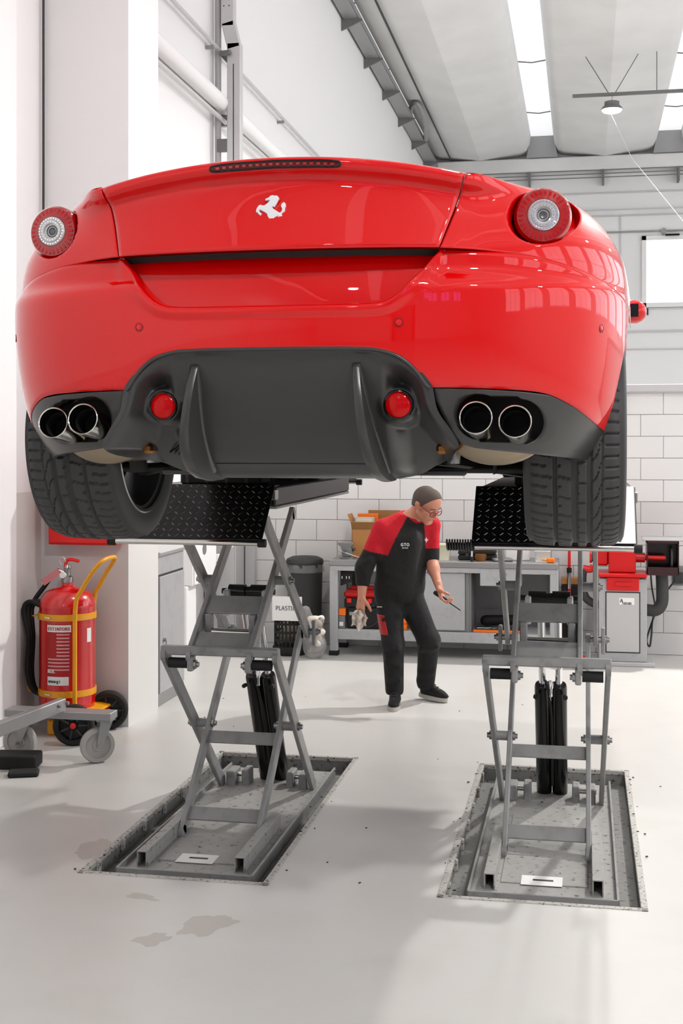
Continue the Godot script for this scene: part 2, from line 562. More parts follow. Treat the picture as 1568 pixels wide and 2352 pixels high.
# ---------- the lamps of the hall ----------
func build_lamps() -> void:
	var spots := [Vector3(0.45, 7.3, -21), Vector3(3.3, 7.3, -12.9), Vector3(0.35, 7.3, -6.0), Vector3(2.5, 7.3, 1.4), Vector3(6.5, 7.3, -17), Vector3(6.5, 7.3, -9), Vector3(6.5, 7.3, -1), Vector3(-1.6, 7.3, 6.0)]
	var says := ["glowing high bay lamp hung under the ceiling track at upper right", "high bay lamp beyond the car on the right, out of view", "high bay lamp above the lifted car, out of view", "high bay lamp behind the viewer on the right, out of view", "high bay lamp deep on the right side, out of view", "high bay lamp level with the workbench on the right, out of view", "high bay lamp right of the viewer, out of view", "high bay lamp behind the viewer on the left, out of view"]
	var power := [26.0, 140.0, 22.0, 62.0, 12.0, 12.0, 12.0, 10.0]
	for i in spots.size():
		var p: Vector3 = spots[i]
		var t := thing("high_bay_lamp", says[i], "lamp", p, "high bay lamps")
		obj("housing", lathe(S(), axis(Vector3(0, 0.0, 0), Vector3.UP), [Vector2(0.165, 0.0), Vector2(0.175, 0.01), Vector2(0.15, 0.05), Vector2(0.12, 0.06), Vector2(0.12, 0.13), Vector2(0.05, 0.15), Vector2(0.0, 0.15)], 28), M.mid_grey, t)
		obj("diffuser", lathe(S(), axis(Vector3(0, 0, 0), Vector3.UP), [Vector2(0.0, -0.055), Vector2(0.08, -0.05), Vector2(0.14, -0.03), Vector2(0.165, 0.0), Vector2(0.0, 0.002)], 28), M.lamp_glow, t)
		obj("hook", tube(S(), [Vector3(0, 0.15, 0), Vector3(0, 0.19, 0), Vector3(0.015, 0.205, 0), Vector3(0, 0.225, 0)], 0.006, 6), M.steel_mid, t)
		var l := SpotLight3D.new()
		l.name = "lamp_light"
		t.add_child(l)
		l.position = Vector3(0, -0.10, 0)
		l.rotation.x = -PI / 2
		l.spot_angle = 80.0
		l.spot_angle_attenuation = 0.6
		l.spot_range = 60.0
		l.spot_attenuation = 2.0
		l.light_energy = power[i] * 0.58
		l.light_size = 0.16
		l.shadow_enabled = true
		l.light_color = Color(1.0, 0.99, 0.975)

# ---------- the hall ----------
const XL := -3.45
const FAR := -28.5
const CEIL := 8.3
const PITS := [[-2.17, -1.35], [-0.58, 0.235]]
const PZ0 := -5.27
const PZ1 := -7.45

func build_hall() -> void:
	# floor slab with two openings for the lift pits
	var st := S()
	var xs := [-4.2, PITS[0][0], PITS[0][1], PITS[1][0], PITS[1][1], 9.2]
	var zs := [15.2, PZ0, PZ1, -29.0]
	for i in 5:
		for k in 3:
			if k == 1 and (i == 1 or i == 3):
				continue
			quad(st, Vector3(xs[i], 0, zs[k]), Vector3(xs[i + 1], 0, zs[k]), Vector3(xs[i + 1], 0, zs[k + 1]), Vector3(xs[i], 0, zs[k + 1]))
	var fl := struct("floor", st, M.floor_paint)
	st = S()
	bc(st, Vector3(-4.2, -0.6, -29.0), Vector3(9.2, -0.3, 15.2))
	obj("slab", st, M.floor_paint, fl)
	for n in 2:
		var a: float = PITS[n][0]
		var b: float = PITS[n][1]
		st = S()
		var y := -0.085
		quad(st, Vector3(a, y, PZ0), Vector3(b, y, PZ0), Vector3(b, y, PZ1), Vector3(a, y, PZ1))
		for w in [[Vector3(a, y, PZ0), Vector3(a, y, PZ1)], [Vector3(a, y, PZ1), Vector3(b, y, PZ1)], [Vector3(b, y, PZ1), Vector3(b, y, PZ0)], [Vector3(b, y, PZ0), Vector3(a, y, PZ0)]]:
			quad(st, w[0], w[1], w[1] + Vector3(0, 0.085, 0), w[0] + Vector3(0, 0.085, 0))
		obj("lift_pit", st, M.pit_steel, fl, "shallow grey steel pit in the floor")
		# steel angle frame round the opening
		var fr := struct("trim_%d" % (n + 1), S_frame(a, b), M.pit_frame)
		fr.set_meta("label", "worn steel angle frame round the %s lift pit" % ["left", "right"][n])
	# stains and chips on the paint
	var nz := FastNoiseLite.new()
	nz.seed = 12
	nz.frequency = 1.4
	for q in [[-1.46, -4.78, 0.10, 0.17, 0.5], [-1.62, -4.60, 0.07, 0.10, 0.9], [-1.80, -5.02, 0.10, 0.035, 0.2], [-2.25, -5.60, 0.10, 0.20, 0.1]]:
		var pg := []
		for k in 40:
			var a := TAU * k / 40.0
			var rr := 0.75 + 0.55 * nz.get_noise_2d(cos(a) * 0.5 + q[0] * 5, sin(a) * 0.5 + q[1] * 3)
			pg.append(Vector2(cos(a) * q[2] * rr, sin(a) * q[3] * rr).rotated(q[4]))
		obj("stain", prism(S(), pg, Transform3D(Basis(Vector3.RIGHT, Vector3.BACK, Vector3.DOWN), Vector3(q[0], 0.0006, q[1])), 0.0005), M.stain, fl, "faint brown stain on the floor")
	st = S()
	var rg := RandomNumberGenerator.new()
	rg.seed = 77
	for k in 60:
		var p := Vector3(rg.randf_range(-3.2, 0.8), 0.0, rg.randf_range(-9.5, -4.2))
		if k > 20:
			p = Vector3([PITS[0][0], PITS[0][1], PITS[1][0], PITS[1][1]][k % 4] + rg.randf_range(-0.06, 0.06), 0.004, rg.randf_range(PZ1, PZ0))
		bx(st, p + Vector3(0, 0.001, 0), Vector3(rg.randf_range(0.004, 0.014), 0.004, rg.randf_range(0.004, 0.012)), Basis(Vector3.UP, rg.randf() * 3.0), 0.001)
	obj("grit", st, M.black_rubber, fl).set_meta("kind", "stuff")
	# left wall near the viewer, pillar and recessed wall
	st = S()
	bc(st, Vector3(-3.85, 1.57, -8.0), Vector3(-3.6, CEIL + 0.4, 15.2))
	var wl := struct("wall_left", st, M.wall_white)
	obj("lower_part", bc(S(), Vector3(-3.85, -0.3, -8.0), Vector3(-3.6, 1.57, 15.2)), M.wall_lower, wl, "greyer lower part of the wall")
	wl = struct("wall_pillar", bc(S(), Vector3(-3.85, 1.57, -8.6), Vector3(-2.98, CEIL + 0.4, -8.0)), M.wall_white)
	obj("lower_part", bc(S(), Vector3(-3.85, -0.3, -8.6), Vector3(-2.98, 1.57, -8.0)), M.wall_lower, wl, "greyer lower part of the pillar")
	wl = struct("wall_recess", bc(S(), Vector3(-3.75, 1.45, FAR), Vector3(XL, CEIL + 0.4, -8.6)), M.wall_white)
	obj("lower_part", bc(S(), Vector3(-3.75, -0.3, FAR), Vector3(XL, 1.45, -8.6)), M.wall_lower, wl, "greyer lower part of the wall")
	# shutter guide on the near left wall
	st = S()
	bc(st, Vector3(-3.6, -0.0, -7.52), Vector3(-3.55, CEIL, -7.25), 0.005)
	struct("trim_3", st, M.white_paint).set_meta("label", "white vertical guide rail on the near left wall")
	st = S()
	tube(st, [Vector3(-3.57, 8.2, -7.97), Vector3(-3.57, 4.0, -7.97), Vector3(-3.57, 1.9, -7.97)], 0.008, 6)
	var cable := obj("wall_cable", st, M.dark_grey)
	tag(cable, "thin dark cable running down the corner of the left wall", "cable")
	# far wall
	st = S()
	bc(st, Vector3(-4.0, -0.3, FAR - 0.3), Vector3(9.4, CEIL + 0.4, FAR))
	var wf := struct("wall_far", st, M.wall_white)
	for q in [[7.40, 0.02], [6.98, 0.02], [6.90, 0.03], [4.84, 0.03], [4.35, 0.04], [3.95, 0.02]]:
		obj("panel_joint", bc(S(), Vector3(XL, q[0] - q[1], FAR), Vector3(9.2, q[0], FAR + 0.04)), M.panel_line, wf)
	obj("panel_joint", bc(S(), Vector3(0.78, 4.9, FAR), Vector3(0.81, 6.9, FAR + 0.02)), M.panel_line, wf)
	obj("wall_beam", bc(S(), Vector3(XL, 7.86, FAR), Vector3(9.2, 8.16, FAR + 0.35), 0.02), M.ceiling_concrete, wf)
	obj("wall_beam", bc(S(), Vector3(XL, 6.90, FAR), Vector3(9.2, 7.0, FAR + 0.10), 0.01), M.ceiling_concrete, wf)
	obj("conduit", tube(S(), [Vector3(-1, 6.52, FAR + 0.03), Vector3(9, 6.52, FAR + 0.03)], 0.02, 6), M.galvanised, wf)
	# window in the far wall
	var win := struct("window_1", bc(S(), Vector3(1.35, 4.95, FAR + 0.01), Vector3(4.2, 6.32, FAR + 0.03)), M.window_glow)
	st = S()
	for q in [[1.25, 1.35, 4.85, 6.42], [4.2, 4.3, 4.85, 6.42], [1.25, 4.3, 6.32, 6.42], [1.25, 4.3, 4.85, 4.95], [2.75, 2.82, 4.95, 6.32]]:
		bc(st, Vector3(q[0], q[2], FAR), Vector3(q[1], q[3], FAR + 0.06), 0.005)
	obj("window_frame", st, M.white_paint, win)
	obj("opener", bar(S(), Vector3(1.75, 6.42, FAR + 0.10), Vector3(2.05, 6.42, FAR + 0.10), 0.04, 0.04), M.black_metal, win)
	obj("junction_box", cyl(S(), Vector3(1.72, 6.52, FAR), Vector3(1.72, 6.52, FAR + 0.06), 0.06, 14), M.galvanised, win)
	obj("lead", tube(S(), [Vector3(1.72, 6.48, FAR + 0.04), Vector3(1.69, 6.42, FAR + 0.06), Vector3(1.75, 6.42, FAR + 0.1)], 0.01, 5), M.galvanised, win)
	obj("sill_hook", bc(S(), Vector3(1.36, 4.68, FAR + 0.03), Vector3(1.39, 4.83, FAR + 0.06)), M.black_metal, win)
	# right and rear walls (behind the viewer), with tall windows that the paint mirrors
	struct("wall_right", bc(S(), Vector3(9.2, -0.3, -29), Vector3(9.45, CEIL + 0.4, 15.4)), M.wall_white)
	var wr := struct("wall_rear", bc(S(), Vector3(-4, -0.3, 15.2), Vector3(9.4, CEIL + 0.4, 15.45)), M.wall_white)
	var k2 := 2
	for q in [[-2.6, -1.5, 4.6, 6.0], [-1.2, -0.1, 4.6, 6.0], [2.4, 3.2, 4.2, 6.4], [3.6, 4.4, 4.2, 6.4], [4.8, 5.6, 4.2, 6.4], [6.2, 7.0, 4.2, 6.4]]:
		var w2 := struct("window_%d" % k2, bc(S(), Vector3(q[0], q[2], 15.17), Vector3(q[1], q[3], 15.19)), M.violet_window_glow)
		obj("window_frame", bc(S(), Vector3((q[0] + q[1]) / 2 - 0.03, q[2], 15.14), Vector3((q[0] + q[1]) / 2 + 0.03, q[3], 15.19)), M.light_grey_steel, w2)
		k2 += 1
	for q in [[-27.0, -24.0], [-23.0, -20.0], [-19.0, -16.0], [-15.0, -12.0], [-11.0, -8.0], [-7.0, -4.0], [-3.0, 0.0], [1.0, 4.0], [5.0, 8.0]]:  # unseen windows hinted by reflections; bank enlarged to brighten the upper hall
		var w3 := struct("window_%d" % k2, bc(S(), Vector3(9.17, 3.0, q[0]), Vector3(9.19, 7.4, q[1])), M.unseen_window_glow)
		for f in [0.33, 0.67]:
			obj("window_bar", bc(S(), Vector3(9.12, 3.0, lerpf(q[0], q[1], f) - 0.03), Vector3(9.17, 7.4, lerpf(q[0], q[1], f) + 0.03)), M.light_grey_steel, w3)
		obj("window_bar", bc(S(), Vector3(9.12, 5.2, q[0]), Vector3(9.17, 5.28, q[1])), M.light_grey_steel, w3)
		var al := AreaLight3D.new()
		al.name = "window_fill_light"
		w3.add_child(al)
		al.position = Vector3(9.08, 5.2, (q[0] + q[1]) / 2)
		al.rotation.y = PI / 2
		al.area_size = Vector2(2.9, 4.3)
		al.light_energy = 4.6
		al.area_range = 60.0
		al.shadow_enabled = true
		k2 += 1
	# a folding gate and its frame behind the viewer give the paint dark uprights to mirror
	for x in [0.2, 1.9]:
		obj("gate_post", bc(S(), Vector3(x, 0, 15.05), Vector3(x + 0.18, 4.2, 15.2)), M.mid_grey, wr)
	obj("gate_leaf", bc(S(), Vector3(0.38, 0, 15.12), Vector3(1.9, 4.0, 15.2)), M.locker_grey, wr)
	# block partition: every block its own piece
	var core := S()
	bc(core, Vector3(XL, -0.3, -11.82), Vector3(9.2, 2.34, -11.615))
	var wb := struct("wall_partition", core, M.mortar)
	var bw := 0.395
	var bh := 0.195
	var rng := RandomNumberGenerator.new()
	rng.seed = 5
	var meshes := []
	for v in [1.0, 0.5]:
		var s2 := bx(S(), Vector3.ZERO, Vector3(bw * v - 0.004, bh - 0.004, 0.05), Basis.IDENTITY, 0.0035)
		s2.generate_normals()
		meshes.append(s2.commit())
	for r in 12:
		var y := bh * (r + 0.5)
		var x := XL + (0.0 if r % 2 == 0 else -bw / 2)
		while x < 4.4:
			var full := true
			var cx := x + bw / 2
			if x < XL - 0.01:
				full = false
				cx = XL + bw / 4
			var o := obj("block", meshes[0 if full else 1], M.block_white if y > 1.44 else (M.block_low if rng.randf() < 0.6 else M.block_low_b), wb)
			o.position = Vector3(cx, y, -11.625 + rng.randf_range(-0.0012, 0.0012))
			x += bw
	obj("far_blocks", bc(S(), Vector3(4.42, 0, -11.65), Vector3(9.2, 2.34, -11.60)), M.block_white, wb).set_meta("kind", "stuff")
	# perforated trunking along the top of the partition
	st = S()
	bc(st, Vector3(-3.1, 2.345, -11.66), Vector3(9.15, 2.415, -11.55), 0.006)
	var tr := obj("cable_trunking", st, M.pale_metal)
	tag(tr, "white metal cable trunking along the top of the block wall", "trunking")
	# ceiling: long concrete elements with lit slots between them
	var ce := struct("ceiling", bc(S(), Vector3(-4.2, CEIL + 0.36, -29), Vector3(9.4, CEIL + 0.6, 15.4)), M.ceiling_concrete)
	for k in range(-1, 4):
		var cx := -0.9 + 2.72 * k
		var pane := obj("skylight_pane", bc(S(), Vector3(cx - 0.24, CEIL + 0.33, FAR + 0.4), Vector3(cx + 0.24, CEIL + 0.345, 15.0)), M.skylight_glow, ce)
		for zz in [-26.0, -22.5, -19.0, -15.5, -12.0, -8.5, -5.0]:
			obj("pane_joint", tube(S(), [Vector3(cx - 0.24, CEIL + 0.32, zz), Vector3(cx, CEIL + 0.29, zz), Vector3(cx + 0.24, CEIL + 0.32, zz)], 0.012, 5), M.mid_grey, pane)
		obj("gable_fill", prism(S(), [Vector2(-0.34, CEIL - 0.14), Vector2(0.34, CEIL - 0.14), Vector2(0.25, CEIL + 0.35), Vector2(-0.25, CEIL + 0.35)], Transform3D(Basis.IDENTITY, Vector3(cx, 0, FAR + 0.36)), 0.03), M.galvanised, ce)
		st = S()
		var x0 := cx + 0.24
		var x1 := cx + 2.72 - 0.24
		for half in [[[0.0, 0.36], [0.03, 0.16], [0.10, 0.02], [0.22, -0.02], [0.7, -0.08], [1.12, -0.15]], [[1.12, -0.15], [1.54, -0.08], [2.02, -0.02], [2.14, 0.02], [2.21, 0.16], [2.24, 0.36]]]:
			var row0 := PackedVector3Array()
			var row1 := PackedVector3Array()
			for q in half:
				row0.append(Vector3(x0 + q[0], CEIL + q[1], 15.2))
				row1.append(Vector3(x0 + q[0], CEIL + q[1], FAR + 0.02))
			grid(st, [row0, row1], false, 1 if half[0][0] == 0.0 else 2)
		obj("ceiling_element", st, M.ceiling_concrete, ce)

func S_frame(a: float, b: float) -> SurfaceTool:
	var st := S()
	var w := 0.022
	for q in [[a - w, a + 0.006], [b - 0.006, b + w]]:
		bc(st, Vector3(q[0], -0.02, PZ1 - w), Vector3(q[1], 0.004, PZ0 + w), 0.002)
	for q in [[PZ0 - 0.006, PZ0 + w], [PZ1 - w, PZ1 + 0.006]]:
		bc(st, Vector3(a - w, -0.02, q[0]), Vector3(b + w, 0.004, q[1]), 0.002)
	# clamps and lips hanging on the inside edge
	for k in 7:
		var z := lerpf(PZ0 - 0.15, PZ1 + 0.2, k / 6.0)
		bc(st, Vector3(a, -0.05, z - 0.012), Vector3(a + 0.02, 0.006, z + 0.012), 0.004)
	return st
# ---------- the car ----------
const CAR := Vector3(-0.85, 1.55, -3.40)
var plan_x := [[0.0, 0.0], [0.1, 0.12], [0.2, 0.28], [0.3, 0.44], [0.4, 0.59], [0.5, 0.72], [0.6, 0.83], [0.7, 0.91], [0.8, 0.96], [0.9, 0.99], [1.0, 1.0]]
var plan_d := [[0.0, 0.0], [0.12, 0.001], [0.28, 0.008], [0.44, 0.026], [0.59, 0.062], [0.72, 0.118], [0.83, 0.205], [0.91, 0.32], [0.96, 0.45], [0.985, 0.58], [1.0, 0.82]]
var half_w := [[1.80, 0.88], [1.85, 0.915], [1.93, 0.95], [2.0, 0.972], [2.1, 0.988], [2.2, 0.997], [2.3, 1.0], [2.4, 0.996], [2.48, 0.978], [2.55, 0.94], [2.60, 0.897], [2.635, 0.852], [2.655, 0.815], [2.675, 0.76], [2.685, 0.69]]
var side_z := [[1.80, 0.16], [1.87, 0.09], [1.95, 0.045], [2.05, 0.018], [2.15, 0.004], [2.25, -0.004], [2.325, -0.003], [2.343, 0.006], [2.364, 0.032], [2.38, 0.039], [2.43, 0.042], [2.48, 0.05], [2.55, 0.075], [2.60, 0.095], [2.635, 0.115], [2.655, 0.14], [2.675, 0.20], [2.685, 0.30]]

func cp(x: float, y: float, z: float) -> Vector3:
	return Vector3(x, y - CAR.y, -z)

func plan_depth(xf: float) -> float:
	return lerp_table(plan_d, clampf(absf(xf), 0.0, 1.0))

# a point of the outer skin at signed plan position xf (-1..1 of the half width) and height y
func skin(xf: float, y: float) -> Vector3:
	return cp(xf * lerp_table(half_w, y), y, lerp_table(side_z, y) + plan_depth(xf))

func skin_at(x: float, y: float) -> Vector3:
	return skin(clampf(x / lerp_table(half_w, y), -1.0, 1.0), y)

const LAMP_X := 0.73
const LAMP_Y := 2.538

func lamp_dent(p: Vector3) -> Vector3:
	for sd in [-1.0, 1.0]:
		var c := Vector3(sd * (LAMP_X + 0.010), LAMP_Y + 0.008 - CAR.y, 0)
		var q := Vector2(p.x - c.x, p.y - c.y)
		q = q.rotated(-sd * 0.55)
		var e := Vector2(q.x / 0.107, q.y / 0.088).length()
		if e < 1.0 and p.z > -0.6:
			p.z -= 0.11 * smoothstep(1.0, 0.84, e) * smoothstep(2.648, 2.618, p.y + CAR.y)
	return p

func trunk_edge(y: float) -> float:
	return lerpf(0.460, 0.528, clampf((y - 2.43) / 0.21, 0.0, 1.2))

func lip_y(x: float) -> float:
	return 2.70 - 0.20 * x * x

func trunk_z(x: float, y: float) -> float:
	var tt := lip_y(x) - y
	var z := lerp_table([[0.0, 0.052], [0.008, 0.036], [0.03, 0.040], [0.05, 0.066], [0.066, 0.072], [0.12, 0.060], [0.2, 0.026], [0.27, -0.004]], tt)
	return z + plan_depth(x)

func seam_y(x: float) -> float:
	return lerp_table([[0.4, 2.432], [0.6, 2.430], [0.72, 2.420], [0.80, 2.405], [0.88, 2.380], [0.94, 2.350], [0.98, 2.315], [1.0, 2.27]], absf(x))

func bumper_low(x: float) -> float:
	x = absf(x)
	return lerp_table([[0.0, 2.163], [0.26, 2.160], [0.32, 2.150], [0.36, 2.133], [0.395, 2.103], [0.42, 2.07], [0.432, 2.053], [0.5, 2.050], [0.64, 2.046], [0.76, 2.036], [0.84, 2.004], [0.90, 1.968], [0.955, 1.935], [1.0, 1.92]], x)

func bumper_high(x: float) -> float:
	x = absf(x)
	if x < 0.475:
		return lerp_table([[0.0, 2.266], [0.27, 2.268], [0.32, 2.276], [0.355, 2.297], [0.40, 2.345], [0.44, 2.395], [0.475, 2.429]], x)
	return seam_y(x) - 0.003

const WHEEL_Z := 0.86
const WHEEL_Y := 1.915

func arch_low(z: float, low: float, r := 0.405) -> float:
	var dz := absf(z - WHEEL_Z)
	if dz < r:
		return maxf(low, WHEEL_Y + 0.06 + sqrt(r * r - dz * dz) * 0.98)
	return low

func build_car() -> void:
	var car := thing("sports_car", "glossy red sports car raised on two scissor lifts, seen from behind", "car", CAR)
	var red: Material = M.paint
	# --- boot lid
	var st := S()
	var rows := []
	var nx := 72
	for r in 34:
		var row := PackedVector3Array()
		var v := (r - 3) / 22.0
		for k in nx + 1:
			var u := -1.0 + 2.0 * k / nx
			var tv := 1.0 - pow(1.0 - clampf(v, 0.0, 1.0), 1.25)
			var xe := trunk_edge(lerpf(2.434, 2.641, tv))
			var x := u * xe
			var yt := lip_y(x)
			if r < 3:
				var dd := [0.05, 0.016, 0.004][r] as float
				row.append(cp(x, 2.433 + [0.012, 0.001, 0.0][r], trunk_z(x, 2.433) + dd))
			elif r <= 25:
				var y := lerpf(2.434, yt, tv)
				row.append(cp(x, y, trunk_z(x, y)))
			else:
				var f := (r - 25) / 8.0
				row.append(cp(x, yt + 0.004 * sin(f * PI * 0.5) + 0.05 * f * f, trunk_z(x, yt) + 0.012 + 0.75 * f * f))
		# turned-in side edges
		var a := row[0]
		var b := row[nx]
		var full := PackedVector3Array([a + Vector3(-0.0012, 0, -0.014), a + Vector3(0.0002, 0, -0.003)])
		for i in row.size():
			full.append(row[i])
		full.append(b + Vector3(-0.0002, 0, -0.003))
		full.append(b + Vector3(0.0012, 0, -0.014))
		rows.append(full)
	grid(st, rows)
	var lid := obj("boot_lid", st, red, car)
	# --- rear wings (quarter panels) with the lamp hollows
	for sd in [-1.0, 1.0]:
		st = S()
		rows = []
		var ys := []
		for i in 90:
			ys.append(lerpf(0.0, 1.0, i / 89.0))
		for i in ys.size() + 2:
			var row := PackedVector3Array()
			for k in 160:
				var kk := k / 159.0
				var xf: float
				var extra := 0.0
				var xs := 0.545
				if kk < 0.8:
					xf = lerpf(xs, 1.0, sin(kk / 0.8 * PI * 0.5))
				else:
					xf = 1.0
					extra = (kk - 0.8) / 0.2 * 1.2
				var ylow := seam_y(xf) if extra == 0.0 else lerpf(2.27, 2.22, minf(extra * 2.0, 1.0))
				if extra > 0.0:
					ylow = arch_low(0.82 + extra, 2.2)
				var t: float = ys[clampi(i - 2, 0, 89)]
				var y := lerpf(ylow + 0.002, 2.685, 1.0 - pow(1.0 - t, 1.5))
				# the inner edge follows the lid
				var w := lerp_table(half_w, y)
				var x0 := trunk_edge(y) + 0.0038
				var x := xf * w
				var lo_x := xs * w
				x = lerpf(x0, w, (x - lo_x) / maxf(w - lo_x, 0.001))
				var yy := y
				# near the lid the wing is level with the lip
				var near := smoothstep(0.24, 0.0, (x - x0))
				var z := lerp_table(side_z, yy) + plan_depth(x / w)
				var ly := lip_y(minf(x, 0.53)) - 0.10 * maxf(x - 0.53, 0.0)
				var z_in := trunk_z(minf(x, 0.53), minf(yy, ly - 0.002)) + plan_depth(x) - plan_depth(minf(x, 0.53))
				if yy > ly:
					yy = lerpf(yy, ly + 0.001, near)
				z = lerpf(z, z_in, near * near)
				z += extra
				var p := lamp_dent(cp(sd * x, yy, z))
				if i < 2:
					p += Vector3(0, -0.001 + 0.002 * (1 - i), -0.006 - 0.02 * (1 - i))
				row.append(p)
			var a2 := row[0]
			var full2 := PackedVector3Array([a2 + Vector3(-sd * 0.0025, 0, -0.014), a2 + Vector3(sd * 0.0002, 0, -0.003)])
			full2.append_array(row)
			rows.append(full2)
		grid(st, rows, sd < 0)
		obj("rear_wing", st, red, car)
	# --- bumper
	st = S()
	rows = []
	var cols := []
	for k in 211:
		var u := -1.0 + 2.0 * k / 210.0
		cols.append(u)
	for i in 36:
		var row := PackedVector3Array()
		for u in cols:
			var au := absf(u)
			var sg := signf(u)
			var xf := 0.0
			var extra := 0.0
			if au < 0.95:
				xf = sin(au / 0.95 * PI * 0.5)
				xf = lerpf(au / 0.95, xf, 0.75)
			else:
				xf = 1.0
				extra = (au - 0.95) / 0.05 * 0.25
			var yl := arch_low(plan_depth(xf) + extra + 0.0, bumper_low(xf))
			var yh := bumper_high(xf)
			yh = maxf(yh, yl + 0.01)
			var t := clampf((i - 3) / 28.0, 0.0, 1.0)
			var y := lerpf(yl, yh, t)
			var p := skin(xf * sg, y)
			p.z -= extra
			if i < 3:
				p += Vector3(0, [0.004, 0.0, -0.001][i], -[0.03, 0.008, 0.002][i])
			elif i > 31:
				var j := i - 32
				if absf(p.x) < 0.475:
					p += Vector3(0, [0.006, 0.011, 0.0145, 0.017][j], -[0.0, 0.008, 0.024, 0.075][j] + 0.008)
				else:
					p += Vector3(0, 0.0005, -[0.002, 0.006, 0.012, 0.02][j])
			elif i > 24 and absf(p.x) < 0.47:
				p.z += 0.008 * smoothstep(24.0, 30.0, i)
			row.append(p)
		rows.append(row)
	grid(st, rows)
	obj("bumper", st, red, car)
	# --- plate recess between lid and bumper
	st = S()
	rows = []
	for i in 12:
		var row := PackedVector3Array()
		for k in 41:
			var x := -0.50 + 1.0 * k / 40.0
			var t := i / 11.0
			row.append(cp(x, lerpf(2.24, 2.46, t), 0.052 + plan_depth(x) + 0.05 * t * t))
		rows.append(row)
	grid(st, rows)
	obj("plate_recess", st, red, car)
	st = S()
	rows = []
	for t in [0.0, 1.0]:
		var row := PackedVector3Array()
		for k in 31:
			var x := -0.455 + 0.91 * k / 30.0
			row.append(cp(x, 2.434 - 0.016 * t, trunk_z(x, 2.433) + 0.046 + 0.012 * t))
		rows.append(row)
	grid(st, rows, true)
	obj("boot_seal", st, M.black_rubber, car, "black seal strip under the boot lid")
	# --- high brake light in the lip
	st = S()
	rows = []
	for i in 5:
		var row := PackedVector3Array()
		for k in 31:
			var x := -0.185 + 0.37 * k / 30.0
			var y := lip_y(x) - 0.014 - 0.0165 * i / 4.0
			row.append(cp(x, y, trunk_z(x, y) - 0.0022))
		rows.append(row)
	grid(st, rows, true)
	var bl := obj("high_brake_light", st, M.lens_dark, car, "narrow dark red brake light strip in the boot lip")
	st = S()
	var loop := []
	for k in 49:
		var a := TAU * k / 48.0
		var x := clampf(cos(a) * 1.05, -1.0, 1.0) * 0.188
		x = signf(cos(a)) * pow(absf(cos(a)), 0.2) * 0.188
		var y := lip_y(x) - 0.0222 + signf(sin(a)) * pow(absf(sin(a)), 0.5) * 0.0095
		loop.append(cp(x, y, trunk_z(x, y) - 0.002))
	tube(st, loop, 0.0028, 6, false)
	obj("surround", st, M.black_gloss, bl)
	st = S()
	for k in 18:
		var x := -0.165 + 0.33 * k / 17.0
		var y := lip_y(x) - 0.023
		bx(st, cp(x, y, trunk_z(x, y) - 0.0035), Vector3(0.010, 0.006, 0.002))
	obj("diodes", st, M.lens_red, bl)
	build_badge(car)
	# --- tail lamps
	for sd in [-1.0, 1.0]:
		var c := cp(sd * LAMP_X, LAMP_Y, 0.205 + 0.016)
		var lamp := obj("tail_light", lathe(S(), axis(c + Vector3(0, 0, -0.07), Vector3(sd * 0.10, 0.03, 1)), [Vector2(0.0, 0), Vector2(0.080, 0), Vector2(0.082, 0.06), Vector2(0.080, 0.072), Vector2(0.074, 0.080), Vector2(0.046, 0.086), Vector2(0.045, 0.080), Vector2(0.0, 0.080)], 48), M.lens_red, car, "round red tail light")
		var t := axis(c + Vector3(0, 0, -0.07), Vector3(sd * 0.10, 0.03, 1))
		obj("inner_lens", lathe(S(), t, [Vector2(0.045, 0.076), Vector2(0.0445, 0.087), Vector2(0.041, 0.090), Vector2(0.034, 0.0885), Vector2(0.033, 0.092), Vector2(0.024, 0.092), Vector2(0.0235, 0.084), Vector2(0.0, 0.079)], 48), M.lens_clear, lamp, "clear central lens")
		st = S()
		for k in 28:
			var a := TAU * k / 28.0
			bx(st, t * Vector3(cos(a) * 0.039, 0.0895, sin(a) * 0.039), Vector3(0.005, 0.004, 0.005), t.basis.rotated(t.basis.y, -a))
		for k in 20:
			var a := TAU * k / 20.0
			bx(st, t * Vector3(cos(a) * 0.0285, 0.0925, sin(a) * 0.0285), Vector3(0.003, 0.003, 0.005), t.basis.rotated(t.basis.y, -a))
		obj("reflector_facets", st, M.chrome, lamp)
		obj("centre_reflector", lathe(S(), t, [Vector2(0.0232, 0.081), Vector2(0.018, 0.0835), Vector2(0.013, 0.0815), Vector2(0.008, 0.084), Vector2(0.0, 0.082)], 32), M.steel_dark, lamp)
		st = S()
		for k in 30:
			var a := TAU * k / 30.0
			bx(st, t * Vector3(cos(a) * 0.062, 0.0825, sin(a) * 0.062), Vector3(0.016, 0.003, 0.006), t.basis.rotated(t.basis.y, -a), 0.001)
		obj("diode_ring", st, M.lens_red2, lamp)
	# --- parking sensors
	for x in [-0.90, -0.39, 0.355, 0.90]:
		var y := 2.226
		var p := skin_at(x, y)
		var n := (skin_at(x + 0.01, y) - skin_at(x - 0.01, y)).cross(Vector3.UP) * -1.0
		n = Vector3.UP.cross(skin_at(x + 0.01, y) - skin_at(x - 0.01, y)).normalized() * -1.0
		if n.z < 0:
			n = -n
		var sen := obj("parking_sensor", lathe(S(), axis(p, n), [Vector2(0.0, 0.0016), Vector2(0.0065, 0.0016), Vector2(0.008, 0.001), Vector2(0.009, -0.002)], 20), red, car)
		obj("sensor_ring", lathe(S(), axis(p, n), [Vector2(0.0095, -0.001), Vector2(0.0105, 0.0012), Vector2(0.0125, 0.0012), Vector2(0.013, -0.001)], 20), M.paint_dark, sen)
	build_diffuser(car)
	build_exhaust(car)
	build_wheels(car)
	build_car_rest(car)

